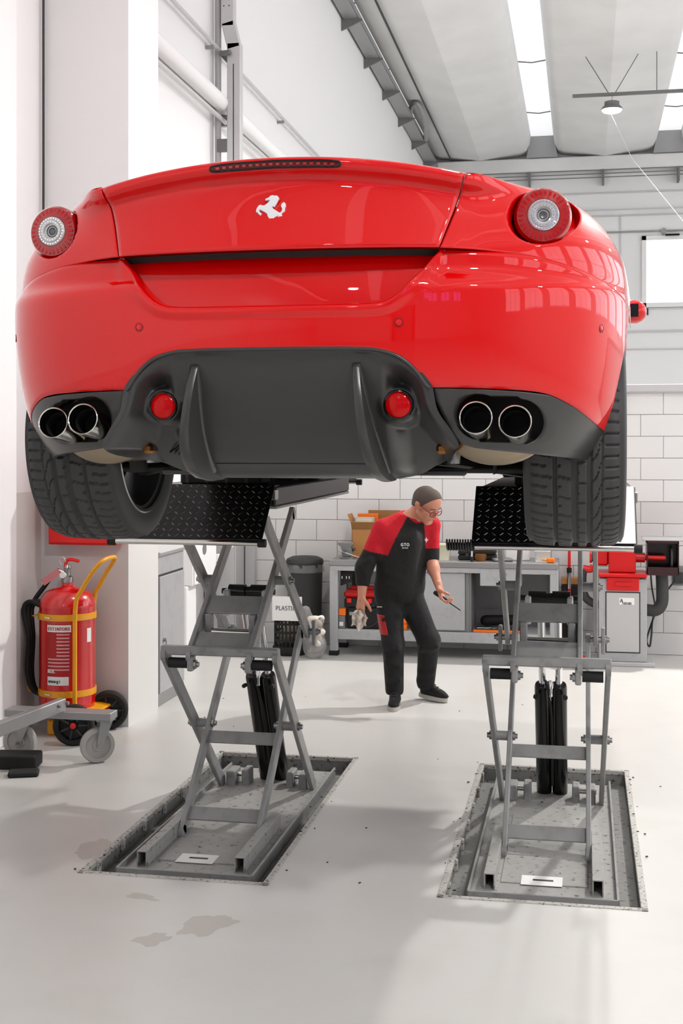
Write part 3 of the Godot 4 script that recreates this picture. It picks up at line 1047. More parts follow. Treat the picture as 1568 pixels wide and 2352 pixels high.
func build_badge(car: Node3D) -> void:
	# a rearing horse, cut from metal with rounded faces
	var px := [[548, 425], [580, 400], [640, 380], [680, 335], [740, 318], [790, 335], [860, 335], [905, 385], [925, 420], [895, 470], [860, 545], [830, 600], [800, 648], [765, 630], [740, 645], [790, 700], [860, 745], [920, 790], [960, 800], [1000, 760], [1010, 690], [975, 630], [985, 570], [1045, 515], [1095, 555], [1105, 630], [1080, 690], [1085, 760], [1040, 805], [1000, 830], [1022, 880], [1000, 915], [960, 910], [930, 955], [905, 935], [915, 880], [880, 910], [820, 950], [832, 1010], [820, 1050], [760, 1080], [710, 1150], [690, 1190], [615, 1190], [630, 1145], [690, 1090], [730, 1040], [690, 1025], [600, 1020], [500, 1030], [455, 990], [520, 970], [610, 965], [660, 960], [635, 900], [610, 820], [540, 770], [480, 740], [410, 705], [395, 730], [430, 780], [475, 815], [440, 862], [390, 830], [345, 765], [318, 780], [312, 720], [335, 650], [385, 580], [430, 565], [475, 590], [530, 590], [600, 540], [655, 480], [665, 455], [600, 455], [555, 460]]
	var poly := []
	for p in px:
		poly.append(Vector2((p[0] - 710) / 11.2 * 0.00121, (760 - p[1]) / 11.2 * 0.00121))
	var x0 := -0.012
	var y0 := 2.546
	var z0 := trunk_z(x0, y0)
	var tilt := Basis(Vector3.RIGHT, -0.16)
	var st := S()
	prism(st, poly, Transform3D(tilt, cp(x0, y0, z0 + 0.002)), 0.006)
	var inner := Geometry2D.offset_polygon(PackedVector2Array(poly), -0.0016)
	for q in inner:
		prism(st, Array(q), Transform3D(tilt, cp(x0, y0, z0 + 0.002) + tilt * Vector3(0, 0, 0.004)), 0.0035)
	obj("horse_badge", st, M.badge, car, "chrome rearing horse badge")

func lobe_pt(x: float, y: float, sd: float) -> Vector3:
	var p := skin_at(x, y)
	var z := -p.z + 0.004
	return cp(sd * p.x, y, z)

func dif_z(x: float, y: float) -> float:
	x = absf(x)
	var c := lerp_table([[1.785, 0.42], [1.80, 0.35], [1.83, 0.285], [1.88, 0.215], [1.95, 0.140], [2.05, 0.073], [2.12, 0.036], [2.143, 0.024], [2.152, 0.010], [2.162, 0.006]], y)
	# edge of the bowl
	var xe := lerp_table([[1.88, 0.53], [1.92, 0.50], [1.985, 0.457], [2.05, 0.440], [2.07, 0.43], [2.103, 0.40], [2.133, 0.365], [2.15, 0.33], [2.162, 0.28]], y)
	var rim := 0.012 + plan_depth(x)
	var wall := smoothstep(0.10, 0.012, xe - x)
	var deep := c + 0.075 * smoothstep(0.30, 0.36, x) * smoothstep(2.14, 2.05, y)
	var z := lerpf(deep, rim, wall)
	# pod round the fog lamp
	var e := Vector2(x - 0.343, y - 2.003).length()
	var pod := 0.088
	z = lerpf(z, minf(z, pod), smoothstep(0.064, 0.047, e))
	return z

func build_diffuser(car: Node3D) -> void:
	var m: Material = M.grey_plastic
	var st := S()
	var rows := []
	for i in 73:
		var t := i / 72.0
		var y := lerpf(1.788, 2.1625, t)
		var xe := lerp_table([[1.788, 0.30], [1.80, 0.36], [1.83, 0.42], [1.86, 0.49], [1.89, 0.515], [1.92, 0.502], [1.985, 0.459], [2.05, 0.444], [2.07, 0.433], [2.103, 0.404], [2.133, 0.369], [2.15, 0.332], [2.158, 0.29], [2.1625, 0.24]], y)
		var row := PackedVector3Array()
		for k in 161:
			var u := -1.0 + 2.0 * k / 160.0
			var x := u * xe
			row.append(cp(x, y, dif_z(x, y)))
		rows.append(row)
	grid(st, rows)
	var dif := obj("diffuser", st, m, car, "dark grey plastic rear diffuser")
	# top rim
	st = S()
	var pts := []
	for k in 81:
		var x := -0.436 + 0.872 * k / 80.0
		pts.append(cp(x, bumper_low(x) - 0.004, 0.006 + plan_depth(x)))
	tube(st, pts, 0.0055, 8)
	obj("diffuser_rim", st, m, dif)
	# joint across the lower centre
	st = S()
	pts = []
	for k in 21:
		var x := -0.24 + 0.48 * k / 20.0
		pts.append(cp(x, 1.835, dif_z(x, 1.835) - 0.0005))
	tube(st, pts, 0.0016, 5)
	obj("joint_line", st, M.black_rubber, dif)
	# fins
	for sd in [-1.0, 1.0]:
		st = S()
		var prof := [Vector2(0.034, 2.112), Vector2(0.012, 2.06), Vector2(0.002, 2.0), Vector2(0.004, 1.94), Vector2(0.022, 1.89), Vector2(0.062, 1.85), Vector2(0.13, 1.815), Vector2(0.22, 1.793), Vector2(0.33, 1.782), Vector2(0.42, 1.783), Vector2(0.46, 1.80), Vector2(0.33, 1.83), Vector2(0.25, 1.89), Vector2(0.16, 1.96), Vector2(0.10, 2.04), Vector2(0.06, 2.10)]
		var a := []
		var b := []
		for q in prof:
			var wid := lerpf(0.009, 0.016, clampf((2.11 - q.y) / 0.3, 0, 1))
			var xc := lerpf(0.232, 0.272, clampf((2.11 - q.y) / 0.32, 0, 1))
			a.append(cp(sd * xc - wid, q.y, q.x))
			b.append(cp(sd * xc + wid, q.y, q.x))
		var idx := Geometry2D.triangulate_polygon(PackedVector2Array(prof))
		for i in range(0, idx.size(), 3):
			tri(st, a[idx[i]], a[idx[i + 1]], a[idx[i + 2]])
			tri(st, b[idx[i]], b[idx[i + 2]], b[idx[i + 1]])
		# rounded rear edge
		var rr := []
		for f in [0.0, 0.33, 0.67, 1.0]:
			var row := PackedVector3Array()
			for i in prof.size() - 4:
				var o := Vector3(0, -0.002, 0.004) * sin(f * PI)
				row.append(a[i].lerp(b[i], f) + o)
			rr.append(row)
		grid(st, rr)
		var fin := obj("diffuser_fin", st, m, dif)
		# base flange
		st = S()
		var q1 := []
		for i in 11:
			var y := lerpf(2.118, 1.82, i / 10.0)
			var xc := lerpf(0.232, 0.272, (2.118 - y) / 0.32)
			q1.append(cp(sd * xc, y, dif_z(xc, y) + 0.002))
		tube(st, q1, 0.02, 8, true, [0.014, 0.018, 0.02, 0.02, 0.02, 0.02, 0.02, 0.021, 0.022, 0.024, 0.026])
		obj("fin_base", st, m, fin)
		# fog lamps
		var c := cp(sd * 0.343, 2.003, 0.088)
		var fog := obj("rear_fog_lamp", lathe(S(), axis(c, Vector3(0, 0, 1)), [Vector2(0.036, -0.01), Vector2(0.036, 0.003), Vector2(0.033, 0.006), Vector2(0.022, 0.0095), Vector2(0.0, 0.012)], 40), M.lens_fog, dif, "round red rear fog lamp")
		obj("fog_ring", lathe(S(), axis(c, Vector3(0, 0, 1)), [Vector2(0.0355, 0.002), Vector2(0.037, 0.005), Vector2(0.041, 0.004), Vector2(0.046, -0.004)], 40), M.black_gloss, fog)
		obj("fog_reflector", lathe(S(), axis(c, Vector3(0, 0, 1)), [Vector2(0.034, 0.0), Vector2(0.02, -0.014), Vector2(0.0, -0.018)], 24), M.chrome, fog)
		# vent slots beside the fin
		for k in (3 if sd < 0 else 0):
			st = S()
			var p0 := cp(sd * (0.32 - k * 0.014), 1.90 + k * 0.004, dif_z(0.32 - k * 0.014, 1.90 + k * 0.004) - 0.001)
			var x1 := 0.395 - k * 0.012
			var y1 := 1.868 - k * 0.004
			bar(st, p0, cp(sd * x1, y1, dif_z(x1, y1) - 0.001), 0.005, 0.003, Vector3(0, 1, 0.3))
			obj("vent_slot", st, M.black_gloss, dif)
		# outer lobes with the exhaust opening
		var outer := [Vector2(0.442, 2.050), Vector2(0.50, 2.048), Vector2(0.57, 2.046), Vector2(0.64, 2.043), Vector2(0.70, 2.039), Vector2(0.76, 2.033), Vector2(0.82, 2.010), Vector2(0.87, 1.985), Vector2(0.915, 1.957), Vector2(0.945, 1.936), Vector2(0.942, 1.915), Vector2(0.93, 1.885), Vector2(0.915, 1.858), Vector2(0.89, 1.842), Vector2(0.84, 1.846), Vector2(0.78, 1.855), Vector2(0.72, 1.863), Vector2(0.66, 1.870), Vector2(0.60, 1.876), Vector2(0.55, 1.882), Vector2(0.515, 1.893), Vector2(0.49, 1.926), Vector2(0.465, 1.975), Vector2(0.448, 2.015)]
		var oc := Vector2(0.621, 1.963)
		var fine := []
		for i in outer.size():
			for f in 3:
				fine.append(outer[i].lerp(outer[(i + 1) % outer.size()], f / 3.0))
		var slot := []
		for q in fine:
			var ang: float = (q - oc).angle()
			# stadium
			var dir := Vector2(cos(ang), sin(ang))
			var best := 0.0
			for sxs in [-0.056, 0.0, 0.056]:
				var cc := Vector2(sxs, -sxs * 0.12)
				var bq := dir.dot(cc)
				var disc := bq * bq - cc.length_squared() + 0.0625 * 0.0625
				if disc > 0:
					best = maxf(best, bq + sqrt(disc))
			if absf(dir.x) < 0.9 and absf(dir.y) > 0.01:
				var yl := (0.0625) / absf(dir.y)
				if absf(dir.x * yl) < 0.056:
					best = maxf(best, yl)
			slot.append(oc + dir * best)
		st = S()
		rows = []
		for i in 9:
			var t := [0.0, 0.03, 0.1, 0.3, 0.55, 0.8, 0.93, 1.0, 1.0][i] as float
			var row := PackedVector3Array()
			for k in fine.size() + 1:
				var q: Vector2 = fine[k % fine.size()].lerp(slot[k % fine.size()], t)
				var p := lobe_pt(q.x, q.y, sd)
				if i == 0:
					p.z -= 0.022
				elif i == 1:
					p.z -= 0.003
				elif i == 7:
					p.z -= 0.006
				elif i == 8:
					p.z -= 0.05
				row.append(p)
			rows.append(row)
		grid(st, rows, sd > 0)
		obj("exhaust_surround", st, m, dif)
		# dark chamber behind the opening
		st = S()
		var back := []
		for q in slot:
			back.append(Vector2(sd * (oc.x + (q.x - oc.x) * 1.06), oc.y + (q.y - oc.y) * 1.06 - CAR.y))
		prism(st, back, Transform3D(Basis.IDENTITY, Vector3(0, 0, -0.262)), 0.006)
		obj("exhaust_chamber", st, M.black_matt, dif)

func build_exhaust(car: Node3D) -> void:
	for sd in [-1.0, 1.0]:
		for k in [0, 1]:
			var c := cp(sd * (0.563 + 0.104 * k), 1.966 - 0.010 * k, 0.022 + 0.03 * k)
			var tip := obj("exhaust_tip", lathe(S(), axis(c + Vector3(0, -0.026, -0.158), Vector3(0, 0.165, 1)), [Vector2(0.040, 0), Vector2(0.043, 0.11), Vector2(0.0455, 0.155), Vector2(0.0455, 0.160), Vector2(0.0435, 0.162), Vector2(0.0415, 0.160), Vector2(0.040, 0.12), Vector2(0.038, 0.0)], 40), M.steel_bright, car, "polished exhaust pipe end")
			obj("pipe_bore", lathe(S(), axis(c + Vector3(0, -0.026, -0.158), Vector3(0, 0.165, 1)), [Vector2(0.0385, 0.12), Vector2(0.037, 0.05), Vector2(0.0, 0.04)], 24), M.black_matt, tip)
			obj("pipe_neck", cyl(S(), c + Vector3(0, -0.03, -0.24), c + Vector3(0, -0.024, -0.13), 0.028, 20), M.heat_steel, tip)
		var mc := cp(sd * 0.60, 1.945, 0.275)
		var muf := obj("muffler", lathe(S(), Transform3D(Basis(Vector3(1, 0, 0), Vector3(0, 0, -1), Vector3(0, 0.72, 0)), mc), [Vector2(0.0, 0.0), Vector2(0.12, 0.004), Vector2(0.148, 0.02), Vector2(0.156, 0.03), Vector2(0.158, 0.04), Vector2(0.150, 0.05), Vector2(0.150, 0.40), Vector2(0.12, 0.43), Vector2(0.0, 0.44)], 40), M.muffler, car, "dull steel muffler")
		obj("heat_shield", bc(S(), cp(sd * 0.46 - 0.03, 1.865, 0.24), cp(sd * 0.46 + 0.03, 1.895, 0.30), 0.008), M.heat_steel, muf)
		# suspension pieces under the tail
		var sus := obj("suspension_arm", bar(S(), cp(sd * 0.40, 1.845, 0.55), cp(sd * 0.66, 1.80, 0.80), 0.05, 0.035, Vector3.ZERO, 0.008), M.black_metal, car)
		obj("arm_joint", cyl(S(), cp(sd * 0.47, 1.835, 0.36), cp(sd * 0.47, 1.865, 0.36), 0.02, 14), M.steel_mid, sus)
		obj("arm_plate", bc(S(), cp(sd * 0.40 - 0.09, 1.795, 0.50), cp(sd * 0.40 + 0.09, 1.812, 0.56), 0.004), M.grey_plastic, sus)

func tread(st: SurfaceTool) -> void:
	# a tyre about its own x axis, outer side towards +x; tread blocks, grooves and sipes are cut into it
	var prof := [[-0.150, 0.262], [-0.156, 0.285], [-0.158, 0.305], [-0.155, 0.328], [-0.147, 0.345]]
	var n := 576
	var rows := []
	var half := 0.1385
	var na := 70
	for i in n + 1:
		var ang := TAU * (i % n) / n
		var ph := float(i % n) / n * 64.0
		var row := PackedVector3Array()
		var cs := cos(ang)
		var sn := sin(ang)
		for q in prof:
			row.append(Vector3(q[0], sn * q[1], cs * q[1]))
		for k in na + 1:
			var a := -1.0 + 2.0 * k / na
			var x := a * half
			var r := 0.3605 - 0.006 * a * a - 0.012 * pow(maxf(absf(a) - 0.8, 0.0) / 0.2, 2.0)
			var cut := 0.0
			for g in [[-0.43, 0.055], [0.0, 0.06], [0.33, 0.055]]:
				if absf(a - g[0]) < g[1]:
					cut = 0.012
			if absf(a - 0.60) < 0.012:
				cut = maxf(cut, 0.007)
			var f := 1.0
			if a < -0.49 and a > -0.95:
				f = fposmod(ph + a * 0.6, 1.0)
				if fposmod(ph + a * 0.6, 2.0) > 1.0 and (a > -0.62):
					f = 1.0
			elif a > -0.37 and a < -0.07:
				f = fposmod(ph + a * 1.2, 1.0)
				if fposmod(ph + a * 1.2, 2.0) > 1.0 and absf(a + 0.17) < 0.12:
					f = 1.0
			elif a > 0.07 and a < 0.27:
				f = fposmod(ph + a * 0.5 + 0.2, 1.0)
				if fposmod(ph + a * 0.5 + 0.2, 2.0) > 1.0 and a > 0.11:
					f = 1.0
			elif a > 0.39 and a < 0.97:
				var sh := -2.2 * smoothstep(0.42, 0.66, a)
				f = fposmod((ph + sh) * 0.5, 1.0) * 2.0
				if a > 0.68:
					f = minf(f, fposmod((ph + sh) * 0.5 + 0.5, 1.0) * 2.0)
			if f < 0.2:
				cut = maxf(cut, 0.009)
			r -= cut
			row.append(Vector3(x, sn * r, cs * r))
		var rev := prof.duplicate()
		rev.reverse()
		for q in rev:
			row.append(Vector3(-q[0], sn * q[1], cs * q[1]))
		rows.append(row)
	grid(st, rows, true, 1)

func build_wheels(car: Node3D) -> void:
	var ts := S()
	tread(ts)
	ts.generate_normals()
	var tyre_mesh := ts.commit()
	var rim := lathe(S(), axis(Vector3(-0.15, 0, 0), Vector3.RIGHT), [Vector2(0.268, 0.0), Vector2(0.262, -0.004), Vector2(0.252, 0.0), Vector2(0.250, 0.012), Vector2(0.240, 0.016), Vector2(0.236, 0.03), Vector2(0.230, 0.10), Vector2(0.228, 0.20), Vector2(0.24, 0.28), Vector2(0.255, 0.29), Vector2(0.262, 0.304), Vector2(0.268, 0.30)], 72)
	rim.generate_normals()
	var rim_mesh := rim.commit()
	for sd in [-1.0, 1.0]:
		for fr in [0, 1]:
			var w := Node3D.new()
			w.name = "wheel"
			car.add_child(w, true)
			w.position = cp(sd * 0.822, WHEEL_Y, WHEEL_Z + 2.75 * fr)
			if fr == 1:
				w.position.x = sd * 0.84
			w.rotation.y = 0.0 if sd > 0 else PI
			var ty := obj("tyre", tyre_mesh, M.tyre, w)
			var ri := obj("rim", rim_mesh, M.rim, w)
			if fr == 1:
				ty.scale.x = 0.82
				ri.scale.x = 0.82
			for k in 5:
				var a := TAU * k / 5.0 + 0.3
				var st := bar(S(), Vector3(0.10, sin(a) * 0.04, cos(a) * 0.04), Vector3(0.125, sin(a) * 0.245, cos(a) * 0.245), 0.05, 0.03, Vector3(0, cos(a), -sin(a)), 0.008)
				obj("spoke", st, M.rim, w)
			obj("brake_disc", cyl(S(), Vector3(-0.03, 0, 0), Vector3(0.0, 0, 0), 0.18, 40), M.black_metal, w)
			obj("hub", cyl(S(), Vector3(-0.12, 0, 0), Vector3(0.12, 0, 0), 0.06, 24), M.black_metal, w)

func build_car_rest(car: Node3D) -> void:
	# sides, roof, nose and floor: hardly seen from behind but real, and they shade the lifts
	var red: Material = M.paint
	for sd in [-1.0, 1.0]:
		var st := S()
		var rows := []
		for i in 9:
			var t := i / 8.0
			var row := PackedVector3Array()
			for k in 61:
				var z := 1.268 + 3.15 * k / 60.0
				var dz := z - (WHEEL_Z + 2.75)
				var low := 1.80
				if absf(dz) < 0.40:
					low = WHEEL_Y + 0.05 + sqrt(0.16 - dz * dz) * 0.95
				var top := lerp_table([[1.2, 2.60], [2.0, 2.55], [3.0, 2.47], [3.7, 2.44], [4.42, 2.25]], z)
				top = maxf(top, low + 0.02)
				var y := lerpf(low, top, t)
				var wd := lerp_table([[1.2, 1.0], [2.2, 0.95], [3.0, 0.95], [3.7, 0.97], [4.2, 0.90], [4.42, 0.80]], z)
				wd *= lerp_table([[0.0, 0.96], [0.3, 0.985], [0.6, 1.0], [0.85, 0.965], [1.0, 0.88]], t)
				row.append(cp(sd * wd, y, z))
			rows.append(row)
		grid(st, rows, sd > 0)
		obj("side_panel", st, red, car)
		# wheel housing
		st = S()
		rows = []
		for i in 25:
			var a := PI * i / 24.0
			rows.append(PackedVector3Array([cp(sd * 0.60, WHEEL_Y + 0.05 + sin(a) * 0.41, WHEEL_Z - cos(a) * 0.41), cp(sd * 0.89, WHEEL_Y + 0.05 + sin(a) * 0.41, WHEEL_Z - cos(a) * 0.41)]))
		grid(st, rows)
		quad(st, cp(sd * 0.58, 1.80, 0.45), cp(sd * 0.58, 1.80, 1.27), cp(sd * 0.58, 2.4, 1.27), cp(sd * 0.58, 2.4, 0.45))
		bc(st, cp(sd * 0.29, 1.868, 0.40), cp(sd * 0.78, 2.05, 0.435))
		obj("wheel_housing", st, M.black_matt, car)
		# door mirror
		st = flesh(S(), [[cp(sd * 1.03, 2.50, 2.55), 0.05, cp(sd * 1.08, 2.50, 2.57), 0.055]], 0.012, 0.02)
		var mir := obj("door_mirror", st, red, car)
		obj("mirror_glass", bc(S(), cp(sd * 1.05 - 0.045, 2.47, 2.505), cp(sd * 1.05 + 0.045, 2.53, 2.50)), M.black_gloss, mir)
		obj("mirror_arm", bar(S(), cp(sd * 0.93, 2.49, 2.55), cp(sd * 1.03, 2.49, 2.55), 0.05, 0.02), M.black_gloss, mir)
	# decks, roof
	var prof := [[0.45, 2.66, 0.50], [0.8, 2.70, 0.56], [1.2, 2.80, 0.62], [1.7, 2.885, 0.56], [2.2, 2.90, 0.54], [2.7, 2.80, 0.60], [3.15, 2.56, 0.70], [3.7, 2.47, 0.72], [4.15, 2.36, 0.66], [4.42, 2.20, 0.55]]
	var st2 := S()
	var rows2 := []
	for q in prof:
		var row := PackedVector3Array()
		for k in 25:
			var u := -1.0 + 2.0 * k / 24.0
			var base: float = lerp_table([[0.3, 2.60], [1.2, 2.58], [2.0, 2.53], [3.0, 2.45], [3.7, 2.42], [4.42, 2.18]], q[0])
			var s := pow(absf(u), 3.0)
			row.append(cp(u * lerpf(q[2], lerp_table([[0.45, 0.55], [1.0, 0.62], [1.6, 0.80], [2.2, 0.86]], q[0]), s), lerpf(q[1], base, s), q[0]))
		rows2.append(row)
	grid(st2, rows2)
	obj("roof_and_bonnet", st2, red, car)
	obj("rear_window", grid(S(), [PackedVector3Array([cp(-0.5, 2.715, 0.85), cp(0.5, 2.715, 0.85)]), PackedVector3Array([cp(-0.45, 2.875, 1.6), cp(0.45, 2.875, 1.6)])]), M.black_gloss, car)
	var fl := S()
	bc(fl, cp(-0.80, 1.80, 0.62), cp(0.80, 1.825, 4.30), 0.01)
	obj("underfloor", fl, M.black_matt, car)
	obj("transaxle", bc(S(), cp(-0.28, 1.83, 0.45), cp(0.28, 2.05, 0.95), 0.03), M.black_matt, car)
	obj("inner_tail", bc(S(), cp(-0.70, 2.06, 0.30), cp(0.70, 2.55, 0.34), 0.01), M.black_matt, car)
	obj("nose_cap", bc(S(), cp(-0.78, 1.82, 4.38), cp(0.78, 2.2, 4.43), 0.03), red, car)
# ---------- scissor lifts ----------
func arm(st: SurfaceTool, p: Vector3, q: Vector3, t := 0.024, d := 0.072) -> SurfaceTool:
	bar(st, p, q, t, d, Vector3.RIGHT, 0.004)
	cyl(st, p + Vector3(-t / 2, 0, 0), p + Vector3(t / 2, 0, 0), d * 0.5, 18)
	cyl(st, q + Vector3(-t / 2, 0, 0), q + Vector3(t / 2, 0, 0), d * 0.5, 18)
	return st

func bolt(p: Vector3, sx: float, parent: Node) -> void:
	var st := S()
	cyl(st, p, p + Vector3(sx * 0.012, 0, 0), 0.022, 14)
	cyl(st, p + Vector3(sx * 0.012, 0, 0), p + Vector3(sx * 0.024, 0, 0), 0.014, 6)
	obj("bolt", st, M.steel_mid, parent)

func build_lifts() -> void:
	for n in 2:
		var cx: float = [-1.76, -0.172][n]
		var lift := thing("scissor_lift", ["grey scissor lift standing in the left floor pit under the car", "grey scissor lift standing in the right floor pit under the car"][n], "car lift", Vector3(cx, -0.085, 0), "pair of scissor lifts")
		var g: Material = M.lift_grey
		var o := Vector3(0, 0.085, 0)
		var dx := 0.045 * n
		# base plate with a raised rim
		var st := S()
		bc(st, Vector3(-0.315, 0, -7.32), Vector3(0.315, 0.035, -5.42), 0.003)
		var base := obj("base_plate", st, M.base_plate, lift)
		st = S()
		for sx in [-1.0, 1.0]:
			bc(st, Vector3(sx * 0.315 - 0.006, 0.0, -7.32), Vector3(sx * 0.315 + 0.006, 0.062, -5.42), 0.002)
		bc(st, Vector3(-0.315, 0.0, -5.426), Vector3(0.315, 0.062, -5.414), 0.002)
		obj("plate_rim", st, g, base)
		st = S()
		bc(st, Vector3(-0.19, 0.034, -6.65), Vector3(0.19, 0.040, -5.62), 0.002)
		obj("cover_sheet", st, M.base_plate, base)
		st = S()
		bc(st, Vector3(-0.10, 0.0395, -5.72), Vector3(0.08, 0.0412, -5.60))
		var lab := obj("rating_plate", st, M.paper, base, "worn printed rating plate")
		obj("printed_strip", bc(S(), Vector3(-0.05, 0.0412, -5.675), Vector3(0.04, 0.0418, -5.655)), M.dark_grey, lab)
		for sx in [-1.0, 1.0]:
			# roller channels at the near end
			st = S()
			var xc: float = sx * 0.232
			bc(st, Vector3(xc - 0.024, 0.035, -6.22), Vector3(xc - 0.018, 0.105, -5.52), 0.002)
			bc(st, Vector3(xc + 0.018, 0.035, -6.22), Vector3(xc + 0.024, 0.105, -5.52), 0.002)
			bc(st, Vector3(xc - 0.024, 0.10, -6.22), Vector3(xc + 0.024, 0.106, -5.52), 0.002)
			obj("roller_channel", st, M.base_plate, lift)
			# hinge blocks at the far end
			st = S()
			bc(st, Vector3(sx * 0.13 - 0.02, 0.03, -7.06), Vector3(sx * 0.13 + 0.02, 0.12, -6.94), 0.006)
			bc(st, Vector3(sx * 0.21 - 0.025, 0.03, -7.06), Vector3(sx * 0.21 + 0.025, 0.115, -6.92), 0.006)
			obj("hinge_block", st, g, lift)
			obj("hinge_shaft", cyl(S(), Vector3(sx * 0.12, 0.085, -6.99), Vector3(sx * 0.24, 0.085, -6.99), 0.013, 14), M.steel_bright, lift)
			# lower outer arm: far foot to near top
			var a0 := o + Vector3(sx * 0.265, -0.03, -6.94)
			var a1 := o + Vector3(sx * 0.285, 0.845, -6.0)
			obj("outer_arm", arm(S(), a0, a1), g, lift)
			# lower inner arm: near foot to far top
			var b0 := o + Vector3(sx * 0.195, -0.035, -6.0)
			var b1 := o + Vector3(sx * 0.195, 0.83, -6.94)
			obj("inner_arm", arm(S(), b0, b1), g, lift)
			obj("pivot_spacer", cyl(S(), o + Vector3(sx * 0.20, 0.405, -6.47), o + Vector3(sx * 0.27, 0.405, -6.47), 0.024, 16), g, lift)
			bolt(o + Vector3(sx * 0.182, 0.405, -6.47), -sx, lift)
			bolt(o + Vector3(sx * 0.288, 0.405, -6.47), sx, lift)
			# black bump rollers under the cross bar
			var rl := obj("bump_roller", cyl(S(), o + Vector3(sx * 0.262, 0.805, -6.0), o + Vector3(sx * 0.165, 0.805, -6.0), 0.026, 18), M.black_rubber, lift)
			obj("roller_bracket", bx(S(), o + Vector3(sx * 0.147, 0.805, -6.0), Vector3(0.03, 0.075, 0.06), Basis.IDENTITY, 0.006), g, rl)
			bolt(o + Vector3(sx * 0.132, 0.80, -6.0), -sx, lift)
			# upper stage
			var c0 := o + Vector3(sx * 0.155, 0.845, -6.0)
			var c1 := o + Vector3(sx * 0.155, 1.50, -6.90)
			obj("upper_inner_arm", arm(S(), c0, c1), g, lift)
			var d0 := o + Vector3(sx * 0.235, 0.83, -6.94)
			var d1 := o + Vector3(sx * 0.225, 1.50, -6.04)
			obj("upper_outer_arm", arm(S(), d0, d1), g, lift)
			obj("pivot_spacer", cyl(S(), o + Vector3(sx * 0.16, 1.17, -6.47), o + Vector3(sx * 0.225, 1.17, -6.47), 0.024, 16), g, lift)
			bolt(o + Vector3(sx * 0.242, 1.17, -6.47), sx, lift)
			obj("joint_pin", cyl(S(), o + Vector3(sx * 0.18, 0.835, -6.94), o + Vector3(sx * 0.285, 0.835, -6.94), 0.018, 14), M.steel_mid, lift)
			bolt(o + Vector3(sx * 0.285, 0.835, -6.94), sx, lift)
			st = S()
			bar(st, o + Vector3(sx * 0.275, 0.76, -6.94), o + Vector3(sx * 0.275, 0.90, -6.94), 0.02, 0.06, Vector3.RIGHT, 0.004)
			obj("joint_plate", st, g, lift)
			obj("knuckle", bx(S(), o + Vector3(sx * 0.105, 1.045, -6.50), Vector3(0.03, 0.14, 0.08), Basis.IDENTITY, 0.006), M.pale_metal, lift)
			# hydraulic rams
			var h0 := o + Vector3(sx * 0.043, -0.05, -7.12)
			var h1 := o + Vector3(sx * 0.043, 0.615, -6.79)
			var h2 := o + Vector3(sx * 0.043, 1.09, -6.55)
			var ram := obj("hydraulic_ram", lathe(S(), axis(h0, h1 - h0), [Vector2(0, 0), Vector2(0.04, 0.0), Vector2(0.042, 0.02), Vector2(0.042, 0.725), Vector2(0.038, 0.74), Vector2(0.0, 0.74)], 24), M.hydraulic_black, lift, "black hydraulic cylinder")
			obj("piston_rod", cyl(S(), h1, h2, 0.019, 18), M.chrome, ram)
			obj("hose_union", cyl(S(), h1 + Vector3(sx * 0.035, -0.06, 0.03), h1 + Vector3(sx * 0.035, -0.06, 0.06), 0.012, 10), M.black_metal, ram)
		obj("bleed_valve", lathe(S(), axis(o + Vector3(0.0, 0.56, -6.745), Vector3(0, 1, 0.2)), [Vector2(0, 0), Vector2(0.012, 0), Vector2(0.012, 0.04), Vector2(0.016, 0.045), Vector2(0.016, 0.07), Vector2(0.01, 0.085), Vector2(0, 0.088)], 12), M.chrome, lift)
		obj("ram_hose", tube(S(), curve([o + Vector3(0.0, 0.60, -6.74), o + Vector3(-0.03, 0.645, -6.74), o + Vector3(-0.012, 0.60, -6.72), o + Vector3(0.004, 0.40, -6.84), o + Vector3(0.004, 0.02, -7.0)], 5), 0.007, 6), M.black_rubber, lift)
		# cross members
		obj("cross_bar", bx(S(), o + Vector3(0, 0.868, -6.0), Vector3(0.60, 0.045, 0.05), Basis.IDENTITY, 0.006), g, lift)
		var dirB := Vector3(0, 0.865, -0.94).normalized()
		for t in [0.085, 0.44]:
			var p: Vector3 = o + Vector3(0, -0.035, -6.0) + dirB * (1.277 * t)
			obj("cross_plate", bx(S(), p, Vector3(0.38, 0.075, 0.012), Basis(Vector3.RIGHT, dirB, Vector3.RIGHT.cross(dirB)), 0.003), g, lift)
		var dirC := Vector3(0, 0.655, -0.90).normalized()
		for t in [0.06, 0.30]:
			var p: Vector3 = o + Vector3(0, 0.845, -6.0) + dirC * (1.113 * t) + Vector3(0, 0.02, 0)
			obj("cross_plate", bx(S(), p, Vector3(0.31, 0.13, 0.012), Basis(Vector3.RIGHT, dirC, Vector3.RIGHT.cross(dirC)), 0.003), g, lift)
		var sh := obj("lift_shaft", cyl(S(), o + Vector3(-0.10, 0.93, -6.20), o + Vector3(0.10, 0.93, -6.20), 0.022, 18), M.steel_bright, lift)
		for sx in [-1.0, 1.0]:
			obj("shaft_bracket", bx(S(), o + Vector3(sx * 0.115, 0.96, -6.20), Vector3(0.035, 0.13, 0.05), Basis.IDENTITY, 0.005), g, sh)
		st = cyl(S(), o + Vector3(-0.145, 1.10, -6.54), o + Vector3(0.145, 1.10, -6.54), 0.016, 14)
		cyl(st, o + Vector3(-0.105, 1.10, -6.54), o + Vector3(-0.015, 1.10, -6.54), 0.038, 20)
		cyl(st, o + Vector3(0.015, 1.10, -6.54), o + Vector3(0.105, 1.10, -6.54), 0.038, 20)
		cyl(st, o + Vector3(-0.02, 1.10, -6.54), o + Vector3(0.02, 1.10, -6.54), 0.028, 20)
		obj("ram_crosshead", st, M.hydraulic_black, lift)
		# platform
		var od := o + Vector3(dx, 0, 0)
		st = S()
